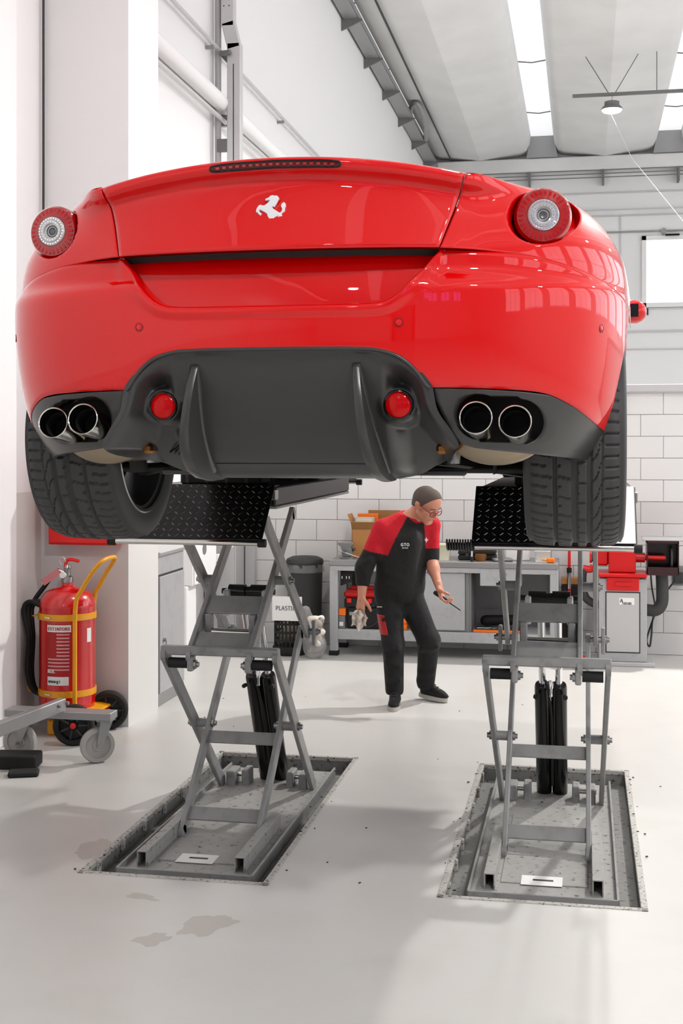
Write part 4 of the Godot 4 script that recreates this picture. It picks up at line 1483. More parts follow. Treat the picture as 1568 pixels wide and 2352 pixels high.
		bc(st, od + Vector3(-0.35, 1.60, -7.60), od + Vector3(0.35, 1.69, -5.72), 0.008)
		var deck := obj("platform", st, M.black_metal, lift, "black steel platform")
		st = S()
		for sx in [-1.0, 1.0]:
			for k in 40:
				var z := -5.76 - 1.80 * k / 39.0
				for r in 4:
					var yy := 1.613 + r * 0.0215
					bx(st, od + Vector3(sx * 0.346, yy, z), Vector3(0.006, 0.016, 0.018), Basis(Vector3.RIGHT, 0.35 if r % 2 == 0 else -0.35))
		obj("ribbed_side", st, M.mid_grey, deck).set_meta("kind", "stuff")
		st = S()
		for k in 60:
			bx(st, od + Vector3(-0.33 + 0.66 * k / 59.0, 1.692, -5.80), Vector3(0.006, 0.006, 0.12))
		obj("ribbed_top", st, M.mid_grey, deck).set_meta("kind", "stuff")
		obj("top_rail", bc(S(), od + Vector3(-0.35, 1.585, -7.6), od + Vector3(0.35, 1.60, -5.75), 0.004), g, deck)
		for z in [-6.05, -7.25]:
			var pad := obj("rubber_pad", bc(S(), od + Vector3(-0.19, 1.69, z - 0.10), od + Vector3(0.22, 1.796, z + 0.10), 0.012), M.black_rubber, lift)
			for k in 4:
				obj("pad_groove", bc(S(), od + Vector3(-0.16 + 0.10 * k, 1.70, z + 0.0985), od + Vector3(-0.145 + 0.10 * k, 1.785, z + 0.102)), M.dark_grey, pad)
		# end ramps with tread lugs
		for en in [0, 1]:
			var top := od + Vector3(0, 1.70, -5.715 if en == 0 else -7.605)
			var low := od + (Vector3(0, 1.46, -5.47) if en == 0 else Vector3(0, 1.655, -7.93))
			var dv := (top - low).normalized()
			var nv := Vector3.RIGHT.cross(dv) * (1.0 if en == 0 else 1.0)
			if (en == 0) == (nv.z < 0):
				nv = -nv
			var bs := Basis(Vector3.RIGHT, dv, nv)
			var ln := top.distance_to(low)
			var ramp := obj("end_ramp", bx(S(), (top + low) * 0.5, Vector3(0.70, ln, 0.008), bs, 0.003), M.tread_plate, lift, "black chequer plate end ramp")
			st = S()
			for r in 10:
				for k in 20:
					var q := Vector3(-0.325 + 0.0342 * k, -ln / 2 + 0.02 + r * 0.0342, 0.004)
					var an := 0.75 if (r + k) % 2 == 0 else -0.75
					if absf(q.x) < 0.335 and q.y < ln / 2 - 0.01:
						bx(st, (top + low) * 0.5 + bs * q, Vector3(0.021, 0.0055, 0.004), bs * Basis(Vector3.BACK, an), 0.0018)
			obj("tread_lugs", st, M.tread_lug, ramp).set_meta("kind", "stuff")
			obj("ramp_hinge", cyl(S(), top + Vector3(-0.34, -0.012, 0), top + Vector3(0.34, -0.012, 0), 0.012, 12), M.black_metal, ramp)
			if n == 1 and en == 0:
				obj("painted_glare", bx(S(), (top + low) * 0.5 + bs * Vector3(0.30, 0, 0.009), Vector3(0.085, ln * 0.97, 0.004), bs, 0.001), M.white_paint, ramp, "lamp glare painted white on the outer end of the ramp")  # white sheet standing in for lamp glare on the plate
			var bar_y := low + Vector3(0, -0.012, 0.01 if en == 0 else -0.01)
			var rb := obj("roller_bar", cyl(S(), bar_y + Vector3(-0.35, 0, 0), bar_y + Vector3(0.35, 0, 0), 0.0125, 18), M.steel_bright, lift, "thin chrome roller bar")
			for sx in [-1.0, 1.0]:
				obj("bar_end", cyl(S(), bar_y + Vector3(sx * 0.335, 0, 0), bar_y + Vector3(sx * 0.37, 0, 0), 0.019, 16), M.black_rubber, rb)
			if n == 1 and en == 0:
				var pts := []
				for k in 121:
					var a := TAU * k / 12.0
					pts.append(bar_y + Vector3(-0.455 + 0.115 * k / 120.0, 0.006 + cos(a) * 0.022, sin(a) * 0.022))
				obj("coil_spring", tube(S(), pts, 0.0042, 6), M.dark_grey, rb, "dark coil spring at the end of the roller bar")
				obj("spring_core", cyl(S(), bar_y + Vector3(-0.45, 0.004, 0), bar_y + Vector3(-0.33, 0.004, 0), 0.012, 12), M.black_metal, rb)
		obj("hinge_lug", bc(S(), od + Vector3(0.33, 1.63, -5.74), od + Vector3(0.36, 1.68, -5.69), 0.004), M.steel_mid, lift)
# ---------- the mechanic ----------
const PB := Vector3(-1.22, 0, -9.10)

func w(x: float, y: float, z: float) -> Vector3:
	return Vector3(x, y, z) - PB

func shirt_colour(p: Vector3) -> Color:
	var q := p + PB
	var red := Color(0.52, 0.006, 0.018)
	var black := Color(0.008, 0.008, 0.009)
	# collar
	if q.distance_to(Vector3(-1.205, 1.375, -9.10)) < 0.088 and q.y > 1.315:
		return red
	# raglan sleeve and shoulder towards the left of the picture
	var lx := lerpf(-1.375, -1.235, clampf((q.y - 1.09) / 0.30, 0.0, 1.2))
	if q.x < lx and q.y > 1.105 - (q.x + 1.45) * 0.25:
		return red
	# the other sleeve
	var rx := lerpf(-1.125, -1.135, clampf((q.y - 1.12) / 0.2, 0.0, 1.0))
	if q.x > rx and q.y > 1.125:
		return red
	if q.y > 1.28 and q.z < -9.16:
		return red
	return black

func hand_bones(wrist: Vector3, f: Vector3, side: Vector3, curl: float, thumb_in := 0.5) -> Array:
	# f points along the fingers, side towards the thumb
	f = f.normalized()
	side = (side - f * side.dot(f)).normalized()
	var nrm := side.cross(f)      # the way the palm faces
	var out := []
	for k in 4:
		var off := -0.030 + 0.021 * k
		out.append([wrist + side * off * 0.6 + f * 0.005, 0.017, wrist + side * off + f * 0.082, 0.0125])
	out.append([wrist - f * 0.03, 0.026, wrist + f * 0.02, 0.026])
	for k in 4:
		var off := -0.030 + 0.021 * k
		var p := wrist + side * off + f * 0.085
		var ang := curl * 0.7
		var segs := [[0.034, 0.026, 0.020], [0.041, 0.029, 0.022], [0.043, 0.030, 0.022], [0.038, 0.027, 0.020]][k] as Array
		var r := 0.0098
		for s in segs:
			var d := f * cos(ang) + nrm * sin(ang)
			var q: Vector3 = p + d * s
			out.append([p, r, q, r * 0.9])
			p = q
			r *= 0.9
			ang += curl
	var tp := wrist + side * 0.028 + f * 0.02
	var td := (side * 0.75 + f * 0.8 + nrm * thumb_in).normalized()
	var t1 := tp + td * 0.042
	var t2 := t1 + (f * 0.9 + nrm * (thumb_in + 0.2) + side * 0.1).normalized() * 0.032
	var t3 := t2 + (f + nrm * (thumb_in + 0.3)).normalized() * 0.024
	out.append([tp, 0.016, t1, 0.0125])
	out.append([t1, 0.0115, t2, 0.0105])
	out.append([t2, 0.0105, t3, 0.0085])
	return out

func build_person() -> void:
	var per := thing("person", "stooping mechanic in a red and black shirt and black trousers, walking", "person", PB)
	var H := w(-1.108, 1.448, -9.03)
	var fz := Vector3(0.72, -0.54, 0.46).normalized()
	var fx := Vector3.UP.cross(fz).normalized()
	var fy := fz.cross(fx)
	var hb := Basis(fx, fy, fz).rotated(fz, 0.10)
	var hp := func_head(H, hb)
	var wr := w(-1.562, 0.792, -8.92)
	var wl := w(-1.018, 0.858, -9.02)
	# body: skin, one continuous surface (neck, arms and trunk under the clothes), then head and hands on finer grids
	var bones := [
		[H + hb * Vector3(0, -0.06, -0.035), 0.056, w(-1.225, 1.335, -9.11), 0.066],
		[w(-1.225, 1.335, -9.11), 0.07, w(-1.42, 1.26, -9.0), 0.055],
		[w(-1.225, 1.335, -9.11), 0.07, w(-1.10, 1.29, -9.22), 0.05],
		[w(-1.43, 1.255, -8.99), 0.052, w(-1.545, 1.0, -8.95), 0.042],
		[w(-1.545, 1.0, -8.95), 0.044, w(-1.556, 0.92, -8.94), 0.044],
		[w(-1.556, 0.92, -8.94), 0.044, wr, 0.028],
		[w(-1.095, 1.27, -9.22), 0.05, w(-1.088, 1.045, -9.165), 0.043],
		[w(-1.088, 1.045, -9.165), 0.043, w(-1.07, 0.98, -9.12), 0.043],
		[w(-1.07, 0.98, -9.12), 0.042, wl, 0.027],
		[w(-1.27, 1.24, -9.12), 0.09, w(-1.32, 0.85, -9.12), 0.10],
		[w(-1.39, 0.75, -9.08), 0.07, w(-1.34, 0.44, -8.98), 0.045], [w(-1.34, 0.44, -8.98), 0.045, w(-1.332, 0.10, -8.99), 0.036],
		[w(-1.245, 0.75, -9.17), 0.07, w(-1.095, 0.46, -9.10), 0.045], [w(-1.095, 0.46, -9.10), 0.045, w(-1.14, 0.11, -9.24), 0.036],
		[w(-1.39, 0.75, -9.08), 0.08, w(-1.245, 0.75, -9.17), 0.08], [w(-1.32, 0.85, -9.12), 0.09, w(-1.32, 0.76, -9.12), 0.09]]
	var st := S()
	flesh(st, bones, 0.011, 0.03)
	flesh(st, hp[0], 0.0045, 0.014, [], hp[1])
	var h1 := hand_bones(wr, Vector3(-0.12, -1, 0.05), Vector3(0.75, 0, 0.65), 0.42, 0.5)
	flesh(st, h1, 0.0035, 0.006)
	var h2 := hand_bones(wl, Vector3(0.30, -0.88, 0.20), Vector3(-0.15, 0.1, 0.95), 0.85, 0.9)
	flesh(st, h2, 0.0035, 0.006)
	obj("body", st, M.skin, per)
	# face
	for sx in [-1.0, 1.0]:
		var e := H + hb * Vector3(sx * 0.032, 0.004, 0.080)
		var eye := obj("eye", flesh(S(), [[e, 0.0115, e, 0.0115]], 0.004, 0.005), M.eye_white, per)
		obj("iris", flesh(S(), [[e + hb * Vector3(0, -0.003, 0.008), 0.0055, e + hb * Vector3(0, -0.003, 0.008), 0.0055]], 0.0025, 0.004), M.hair, eye)
		obj("eyebrow", tube(S(), [H + hb * Vector3(sx * 0.014, 0.026, 0.100), H + hb * Vector3(sx * 0.032, 0.031, 0.096), H + hb * Vector3(sx * 0.050, 0.024, 0.084)], 0.0035, 6), M.hair, per)
	obj("mouth", tube(S(), [H + hb * Vector3(-0.022, -0.070, 0.086), H + hb * Vector3(0, -0.066, 0.097), H + hb * Vector3(0.022, -0.070, 0.086)], 0.0035, 6), M.lip, per)
	# hair: cropped, grey
	var hair := [[H + hb * Vector3(0, 0.036, -0.022), 0.0942, H + hb * Vector3(0, 0.05, 0.012), 0.0842], [H + hb * Vector3(0, -0.02, -0.05), 0.070, H + hb * Vector3(0, 0.03, -0.047), 0.0775]]
	obj("hair", flesh(S(), hair, 0.004, 0.02, [[H + hb * Vector3(0, 0.072, 0.058), hb * Vector3(0, -0.52, 0.85)], [H + hb * Vector3(0, -0.035, -0.05), hb * Vector3(0, -0.86, 0.5)]]), M.hair, per, "short cropped grey hair")
	# glasses
	var gl := obj("glasses_frame", S_glasses(H, hb), M.glass_red, per, "red framed glasses")
	# shirt
	var shirt := [
		[w(-1.355, 1.20, -9.03), 0.108, w(-1.385, 0.83, -9.09), 0.108],
		[w(-1.19, 1.23, -9.18), 0.100, w(-1.255, 0.85, -9.17), 0.108],
		[w(-1.26, 1.18, -9.07), 0.115, w(-1.31, 0.84, -9.07), 0.115],
		[w(-1.27, 1.25, -9.16), 0.11, w(-1.32, 0.85, -9.16), 0.10],
		[w(-1.385, 0.83, -9.09), 0.108, w(-1.385, 0.765, -9.09), 0.106], [w(-1.255, 0.85, -9.17), 0.108, w(-1.26, 0.775, -9.16), 0.106],
		[w(-1.228, 1.345, -9.11), 0.078, w(-1.41, 1.27, -9.0), 0.074],
		[w(-1.228, 1.345, -9.11), 0.078, w(-1.105, 1.295, -9.21), 0.066],
		[w(-1.425, 1.26, -8.99), 0.074, w(-1.548, 1.0, -8.95), 0.060],
		[w(-1.548, 1.0, -8.95), 0.060, w(-1.558, 0.90, -8.94), 0.054],
		[w(-1.098, 1.285, -9.21), 0.064, w(-1.088, 1.055, -9.165), 0.056]]
	# folds
	for q in [[-1.40, 0.98, -8.985, -1.30, 0.92, -8.975, 0.02], [-1.36, 0.88, -8.985, -1.24, 0.90, -9.04, 0.02], [-1.46, 1.12, -8.93, -1.40, 1.02, -8.98, 0.018], [-1.50, 1.05, -8.90, -1.57, 1.01, -8.90, 0.016], [-1.53, 0.95, -8.905, -1.59, 0.97, -8.93, 0.014]]:
		shirt.append([w(q[0], q[1], q[2]), q[6], w(q[3], q[4], q[5]), q[6] * 0.7])
	var neck_dir := (H - w(-1.225, 1.335, -9.11)).normalized()
	st = flesh(S(), shirt, 0.0065, 0.04, [[w(-1.225, 1.335, -9.11) + neck_dir * 0.042, Vector3(0.30, 0.90, 0.22).normalized()]], [], true)
	var sh := obj("shirt", st, M.shirt, per, "black work shirt with red raglan sleeves")
	# print on the chest
	var cb := Basis(Vector3.UP, 0.12) * Basis(Vector3.RIGHT, -0.10)
	text("chest_print", "GTO", 0.024, M.white_paint, sh, Transform3D(cb, w(-1.253, 1.165, -8.947)), true)
	text("chest_print_small", "MOTORS", 0.008, M.white_paint, sh, Transform3D(cb, w(-1.253, 1.142, -8.943)), true)
	var hs := [Vector2(-0.2, 1.0), Vector2(0.2, 1.1), Vector2(0.35, 0.6), Vector2(0.2, 0.5), Vector2(0.4, 0.1), Vector2(0.75, 0.2), Vector2(0.7, 0.6), Vector2(0.95, 0.5), Vector2(0.9, 0.0), Vector2(0.5, -0.2), Vector2(0.3, -0.6), Vector2(0.0, -1.0), Vector2(-0.2, -0.95), Vector2(0.1, -0.5), Vector2(-0.5, -0.45), Vector2(-0.1, -0.3), Vector2(-0.3, 0.1), Vector2(-0.8, 0.0), Vector2(-0.6, 0.3), Vector2(-0.2, 0.45), Vector2(-0.1, 0.7)]
	var hq := []
	for q in hs:
		hq.append(q * 0.017)
	obj("horse_print", prism(S(), hq, Transform3D(Basis(Vector3.UP, 0.55) * Basis(Vector3.RIGHT, -0.08), w(-1.118, 1.19, -9.072)), 0.003), M.white_paint, sh)
	# trousers
	var tr := [
		[w(-1.375, 0.80, -9.09), 0.108, w(-1.265, 0.81, -9.16), 0.108],
		[w(-1.388, 0.75, -9.085), 0.102, w(-1.345, 0.44, -8.985), 0.078], [w(-1.345, 0.44, -8.985), 0.078, w(-1.335, 0.12, -8.985), 0.066],
		[w(-1.252, 0.76, -9.165), 0.104, w(-1.10, 0.46, -9.10), 0.079], [w(-1.10, 0.46, -9.10), 0.079, w(-1.14, 0.13, -9.23), 0.066]]
	for q in [[-1.38, 0.40, -8.92, -1.30, 0.42, -8.915, 0.016], [-1.38, 0.33, -8.925, -1.29, 0.30, -8.92, 0.014], [-1.37, 0.17, -8.93, -1.29, 0.20, -8.92, 0.016], [-1.15, 0.41, -9.03, -1.04, 0.43, -9.04, 0.015], [-1.17, 0.22, -9.15, -1.08, 0.24, -9.14, 0.014], [-1.18, 0.15, -9.19, -1.09, 0.17, -9.17, 0.015], [-1.40, 0.62, -8.98, -1.30, 0.66, -8.99, 0.016], [-1.28, 0.68, -9.07, -1.18, 0.62, -9.08, 0.018]]:
		tr.append([w(q[0], q[1], q[2]), q[6], w(q[3], q[4], q[5]), q[6]])
	var tro := obj("trousers", flesh(S(), tr, 0.010, 0.035, [[w(0, 0.87, 0), Vector3.UP], [w(0, 0.085, 0), Vector3.DOWN]]), M.trousers, per, "black work trousers")
	obj("pocket_panel", flesh(S(), [[w(-1.388, 0.75, -9.085), 0.106, w(-1.345, 0.44, -8.985), 0.082]], 0.006, 0.02, [[w(0, 0.655, 0), Vector3.UP], [w(0, 0.515, 0), Vector3.DOWN], [w(-1.385, 0.6, -9.0), Vector3(1, 0.25, 0.1).normalized()]]), M.red_plastic, tro, "red thigh pocket panel")
	obj("reflective_strip", bar(S(), w(-1.465, 0.708, -9.01), w(-1.425, 0.712, -8.982), 0.004, 0.006), M.white_paint, tro)
	# shoes
	var shoes := [[w(-1.333, 0.0, -9.03), w(-1.318, 0.0, -8.80), 0.0, Vector3(-1.335, 0.10, -9.0)], [w(-1.185, 0.018, -9.285), w(-0.972, 0.004, -9.165), 0.012, Vector3(-1.145, 0.11, -9.245)]]
	for q in shoes:
		var a: Vector3 = q[0]
		var b: Vector3 = q[1]
		var d := (b - a).normalized()
		var up := Vector3.UP
		var s := flesh(S(), [[a + d * 0.045 + up * 0.05, 0.036, a + d * 0.19 + up * 0.042, 0.034], [a + d * 0.19 + up * 0.040, 0.034, b + up * 0.036 - d * 0.02, 0.026], [a + d * 0.05 + up * 0.06, 0.040, a + d * 0.06 + up * 0.105, 0.040], [a + d * 0.09 + up * 0.085, 0.034, a + d * 0.16 + up * 0.052, 0.032]], 0.007, 0.02, [[a + up * 0.022, Vector3.DOWN]])
		var shoe := obj("shoe", s, M.shoe, per)
		var sx := Vector3.UP.cross(d).normalized()
		var outline := []
		for k in 24:
			var an := TAU * k / 24.0
			var l := 0.128 * cos(an)
			var wd := 0.046 * sin(an) * (1.0 + 0.12 * cos(an))
			outline.append(Vector2(wd, l))
		obj("sole", prism(S(), outline, Transform3D(Basis(sx, d, sx.cross(d)), a + d * 0.115 + up * (0.030 if sx.cross(d).y < 0 else 0.001)), 0.029, true), M.sole, shoe)
		for k in 4:
			var lp := a + d * (0.10 + 0.025 * k) + up * (0.118 - 0.013 * k)
			obj("lace", tube(S(), [lp - sx * 0.022, lp + up * 0.006, lp + sx * 0.022], 0.003, 5), M.dark_grey, shoe)
	# what he holds
	var rag_at := wr + PB + Vector3(-0.012, -0.095, 0.035)
	var rag := obj("cleaning_rag", S_rag(), M.rag_cloth)
	rag.position = rag_at
	tag(rag, "crumpled pale rag held in the mechanic's lower hand", "rag")
	var ha := wl + PB + Vector3(0.035, -0.075, 0.035)
	var dr := thing("screwdriver", "black screwdriver held in the mechanic's raised hand", "screwdriver", ha)
	var sd := Vector3(0.82, -0.52, 0.15).normalized()
	obj("handle", lathe(S(), axis(-sd * 0.085, sd), [Vector2(0, 0), Vector2(0.012, 0.003), Vector2(0.016, 0.02), Vector2(0.013, 0.06), Vector2(0.016, 0.10), Vector2(0.011, 0.13), Vector2(0.0, 0.132)], 12), M.black_rubber, dr)
	obj("shaft", cyl(S(), sd * 0.045, sd * 0.15, 0.0045, 8), M.black_metal, dr)
	obj("tip", cyl(S(), sd * 0.15, sd * 0.158, 0.006, 8), M.steel_bright, dr)

func func_head(H: Vector3, b: Basis) -> Array:
	var o := []
	for q in [
		[0, 0.036, -0.022, 0.092, 0, 0.05, 0.012, 0.082], [0, -0.02, -0.045, 0.068, 0, 0.03, -0.045, 0.075],
		[0, 0.03, 0.03, 0.066, 0, -0.035, 0.040, 0.056], [-0.030, 0.022, 0.078, 0.017, 0.030, 0.022, 0.078, 0.017],
		[0, 0.010, 0.094, 0.010, 0, -0.032, 0.112, 0.0125], [-0.010, -0.036, 0.100, 0.009, 0.010, -0.036, 0.100, 0.009],
		[-0.040, -0.025, 0.060, 0.026, -0.030, -0.06, 0.055, 0.026], [0.040, -0.025, 0.060, 0.026, 0.030, -0.06, 0.055, 0.026],
		[-0.052, -0.06, 0.005, 0.022, -0.016, -0.100, 0.066, 0.022], [0.052, -0.06, 0.005, 0.022, 0.016, -0.100, 0.066, 0.022],
		[-0.012, -0.104, 0.072, 0.019, 0.012, -0.104, 0.072, 0.019], [-0.016, -0.066, 0.084, 0.011, 0.016, -0.066, 0.084, 0.011],
		[0, -0.05, 0.0, 0.055, 0, -0.085, 0.02, 0.045],
		[-0.081, 0.014, -0.012, 0.013, -0.077, -0.028, -0.004, 0.010], [0.081, 0.014, -0.012, 0.013, 0.077, -0.028, -0.004, 0.010],
		[-0.085, 0.016, -0.02, 0.009, -0.084, -0.005, -0.024, 0.009], [0.085, 0.016, -0.02, 0.009, 0.084, -0.005, -0.024, 0.009],
		[0, -0.06, -0.035, 0.056, 0, -0.12, -0.06, 0.058]]:
		o.append([H + b * Vector3(q[0], q[1], q[2]), q[3], H + b * Vector3(q[4], q[5], q[6]), q[7]])
	var c := []
	for sx in [-1.0, 1.0]:
		c.append([H + b * Vector3(sx * 0.033, 0.003, 0.097), 0.013])
	return [o, c]

func S_glasses(H: Vector3, b: Basis) -> SurfaceTool:
	var st := S()
	for sx in [-1.0, 1.0]:
		var ring := []
		for k in 17:
			var a := TAU * k / 16.0
			var x: float = signf(cos(a)) * pow(absf(cos(a)), 0.6) * 0.026
			var y: float = signf(sin(a)) * pow(absf(sin(a)), 0.6) * 0.017
			ring.append(H + b * Vector3(sx * 0.034 + x, -0.008 + y, 0.112 - absf(sx * 0.034 + x) * 0.14))
		tube(st, ring, 0.0032, 6, false)
		tube(st, [H + b * Vector3(sx * 0.060, 0.004, 0.103), H + b * Vector3(sx * 0.078, 0.010, 0.07), H + b * Vector3(sx * 0.086, 0.014, -0.01)], 0.0032, 6)
	tube(st, [H + b * Vector3(-0.010, 0.0, 0.110), H + b * Vector3(0, 0.003, 0.113), H + b * Vector3(0.010, 0.0, 0.110)], 0.003, 6)
	return st

func S_rag() -> SurfaceTool:
	var st := S()
	var nz := FastNoiseLite.new()
	nz.seed = 9
	nz.frequency = 9.0
	for side in 2:
		var rows := []
		for i in 17:
			var row := PackedVector3Array()
			for k in 21:
				var u := -1.0 + 2.0 * k / 20.0
				var v := i / 16.0
				var fold := 0.018 * sin(u * 7.0 + v * 2.0) * (0.4 + v)
				var n := nz.get_noise_2d(u * 0.3 + side * 5, v * 0.3) * 0.03
				var wd := lerpf(0.022, 0.062, sqrt(v)) * (1.0 + 0.15 * sin(v * 5))
				var drop := -0.125 * v - 0.02 * v * cos(u * 4.0)
				row.append(Vector3(u * wd + n * 0.4, drop, fold + n + (0.014 if side == 0 else -0.012) * (1.0 - u * u)))
			rows.append(row)
		grid(st, rows, side == 1)
	return st
# ---------- workbench and what stands on and under it ----------
func build_bench() -> void:
	var zf := -11.03
	var zb := -11.56
	var g: Material = M.bench_grey
	var b := thing("workbench", "long grey steel workbench against the block wall", "workbench", Vector3(-1.21, 0, -11.3))
	var o := Vector3(1.21, 0, 11.3)
	var top := obj("bench_top", bc(S(), o + Vector3(-2.225, 0.80, zb), o + Vector3(-0.215, 0.852, zf + 0.02), 0.006), M.bench_top, b)
	obj("top_apron", bc(S(), o + Vector3(-2.215, 0.755, zf - 0.03), o + Vector3(-0.225, 0.80, zf + 0.012), 0.004), g, top)
	for x in [-2.185, -0.25]:
		for z in [zf - 0.02, zb + 0.06]:
			var lg := obj("leg", bc(S(), o + Vector3(x - 0.036, 0.04, z - 0.03), o + Vector3(x + 0.036, 0.80, z + 0.03), 0.005), g, b)
			obj("foot", bc(S(), o + Vector3(x - 0.042, 0.0, z - 0.036), o + Vector3(x + 0.042, 0.04, z + 0.036), 0.004), M.black_rubber, lg)
	obj("shelf", bc(S(), o + Vector3(-2.16, 0.215, zb), o + Vector3(-0.28, 0.235, zf), 0.003), g, b)
	obj("shelf_beam", bc(S(), o + Vector3(-2.15, 0.145, zf - 0.03), o + Vector3(-0.28, 0.234, zf + 0.01), 0.004), g, b)
	# closed cabinet with a door, then an open bay with a drawer
	var cab := obj("cabinet_body", bc(S(), o + Vector3(-1.46, 0.236, zb), o + Vector3(-0.985, 0.755, zf - 0.03), 0.003), g, b)
	var door := obj("cabinet_door", bc(S(), o + Vector3(-1.45, 0.25, zf - 0.03), o + Vector3(-1.02, 0.752, zf - 0.008), 0.004), g, b)
	obj("hinge_strip", bc(S(), o + Vector3(-1.012, 0.25, zf - 0.03), o + Vector3(-0.99, 0.75, zf - 0.012), 0.002), M.mid_grey, door)
	obj("back_panel", bc(S(), o + Vector3(-0.985, 0.236, zb), o + Vector3(-0.29, 0.76, zb + 0.02)), M.mid_grey, b)
	obj("bay_side", bc(S(), o + Vector3(-0.985, 0.236, zb), o + Vector3(-0.965, 0.76, zf - 0.03)), M.mid_grey, b)
	var dr := obj("drawer", bc(S(), o + Vector3(-0.885, 0.648, zf - 0.30), o + Vector3(-0.53, 0.785, zf + 0.02), 0.004), g, b)
	obj("drawer_lock", cyl(S(), o + Vector3(-0.665, 0.752, zf + 0.02), o + Vector3(-0.665, 0.752, zf + 0.028), 0.011, 12), M.steel_mid, dr)
	# on the bench
	var v := thing("bench_vise", "grey cast iron vise bolted to the left end of the workbench", "vise", Vector3(-2.085, 0.852, -11.13))
	obj("base", lathe(S(), Transform3D(), [Vector2(0, 0), Vector2(0.065, 0.0), Vector2(0.065, 0.012), Vector2(0.045, 0.02), Vector2(0.04, 0.04), Vector2(0, 0.04)], 20), M.mid_grey, v)
	obj("body", prism(S(), [Vector2(-0.03, 0.03), Vector2(0.05, 0.03), Vector2(0.05, 0.08), Vector2(0.035, 0.10), Vector2(0.06, 0.13), Vector2(0.06, 0.145), Vector2(-0.075, 0.145), Vector2(-0.075, 0.132), Vector2(-0.045, 0.11), Vector2(-0.035, 0.07)], Transform3D(Basis.IDENTITY, Vector3(0, 0, -0.05)), 0.10), M.mid_grey, v)
	obj("screw", cyl(S(), Vector3(-0.01, 0.065, 0.05), Vector3(-0.01, 0.065, 0.11), 0.018, 14), M.steel_dark, v)
	obj("handle", cyl(S(), Vector3(-0.06, 0.085, 0.105), Vector3(0.14, 0.02, 0.105), 0.006, 8), M.steel_bright, v)
	obj("clamp", bc(S(), Vector3(0.05, 0.07, -0.03), Vector3(0.075, 0.10, 0.03), 0.008), M.dark_grey, v)
	var cbx := thing("cardboard_box", "open brown cardboard box on the workbench behind the vise", "box", Vector3(-1.86, 0.852, -11.36))
	var sb := S()
	bc(sb, Vector3(-0.20, 0, 0.116), Vector3(0.20, 0.30, 0.12))
	bc(sb, Vector3(-0.20, 0, -0.12), Vector3(0.20, 0.30, -0.116))
	bc(sb, Vector3(-0.20, 0, -0.12), Vector3(-0.196, 0.30, 0.12))
	bc(sb, Vector3(0.196, 0, -0.12), Vector3(0.20, 0.30, 0.12))
	bc(sb, Vector3(-0.20, 0, -0.12), Vector3(0.20, 0.004, 0.12))
	obj("box_body", sb, M.cardboard, cbx)
	obj("flap", bx(S(), Vector3(0, 0.292, 0.145), Vector3(0.40, 0.09, 0.005), Basis(Vector3.RIGHT, 0.65)), M.cardboard_in, cbx)
	obj("flap", bx(S(), Vector3(-0.222, 0.345, 0.0), Vector3(0.005, 0.10, 0.22), Basis(Vector3.BACK, 0.40)), M.cardboard, cbx)
	obj("flap", bx(S(), Vector3(0.06, 0.36, -0.125), Vector3(0.30, 0.12, 0.005)), M.cardboard_in, cbx)
	var fb := obj("filter_carton", bc(S(), Vector3(-2.035, 0.86, -11.455), Vector3(-1.85, 1.243, -11.40), 0.004), M.orange)
	tag(fb, "orange filter carton standing up out of the cardboard box", "carton")
	var fp := thing("air_filter", "pale pleated air filter with grey frame in the cardboard box", "filter", Vector3(-1.955, 0.90, -11.345))
	obj("filter_frame", bc(S(), Vector3(-0.10, -0.04, -0.02), Vector3(0.085, 0.315, 0.02), 0.008), M.light_grey_steel, fp)
	obj("pleats", bc(S(), Vector3(-0.085, 0, 0.018), Vector3(0.07, 0.30, 0.024), 0.002), M.cream_plastic, fp)
	var tub := thing("parts_tub", "cream plastic tub with black grip on the workbench beside the mechanic", "tub", Vector3(-1.235, 0.852, -11.2))
	obj("tub_body", tub_shape(0.062, 0.085, 0.05, 0.07, 0.145), M.cream_plastic, tub)
	obj("grip", bc(S(), Vector3(0.08, 0.09, -0.02), Vector3(0.115, 0.125, 0.02), 0.008), M.black_rubber, tub)
	var kase := thing("tool_case", "flat black tool case lying on the workbench under a small carton", "case", Vector3(-0.93, 0.852, -11.3))
	obj("lower_shell", bc(S(), Vector3(-0.165, 0, -0.10), Vector3(0.165, 0.045, 0.10), 0.01), M.black_rubber, kase)
	obj("upper_shell", bc(S(), Vector3(-0.165, 0.047, -0.10), Vector3(0.165, 0.085, 0.10), 0.01), M.black_rubber, kase)
	obj("latch", bc(S(), Vector3(-0.10, 0.03, 0.098), Vector3(-0.07, 0.06, 0.106), 0.002), M.dark_grey, kase)
	var sc := obj("small_carton", bc(S(), Vector3(-1.02, 0.938, -11.36), Vector3(-0.80, 0.99, -11.24), 0.004), M.cardboard)
	tag(sc, "small flat brown carton on top of the black tool case", "carton")
	var jar := thing("amber_pot", "squat amber pot in front of the black case on the workbench", "pot", Vector3(-0.89, 0.852, -11.14))
	obj("pot_body", lathe(S(), Transform3D(), [Vector2(0, 0), Vector2(0.042, 0), Vector2(0.052, 0.03), Vector2(0.05, 0.06), Vector2(0, 0.06)], 20), M.amber, jar)
	var sk := thing("socket_driver", "small chrome and black socket driver standing on the workbench edge", "tool", Vector3(-0.96, 0.852, -11.06))
	obj("grip", cyl(S(), Vector3.ZERO, Vector3(0, 0.045, 0), 0.013, 12), M.black_rubber, sk)
	obj("socket", cyl(S(), Vector3(0, 0.045, 0), Vector3(0, 0.105, 0), 0.009, 12), M.chrome, sk)
	var wb := obj("document_box", bc(S(), Vector3(-0.68, 0.852, -11.42), Vector3(-0.47, 0.99, -11.25), 0.006), M.paper)
	tag(wb, "white document box standing on the workbench behind the right lift", "box")
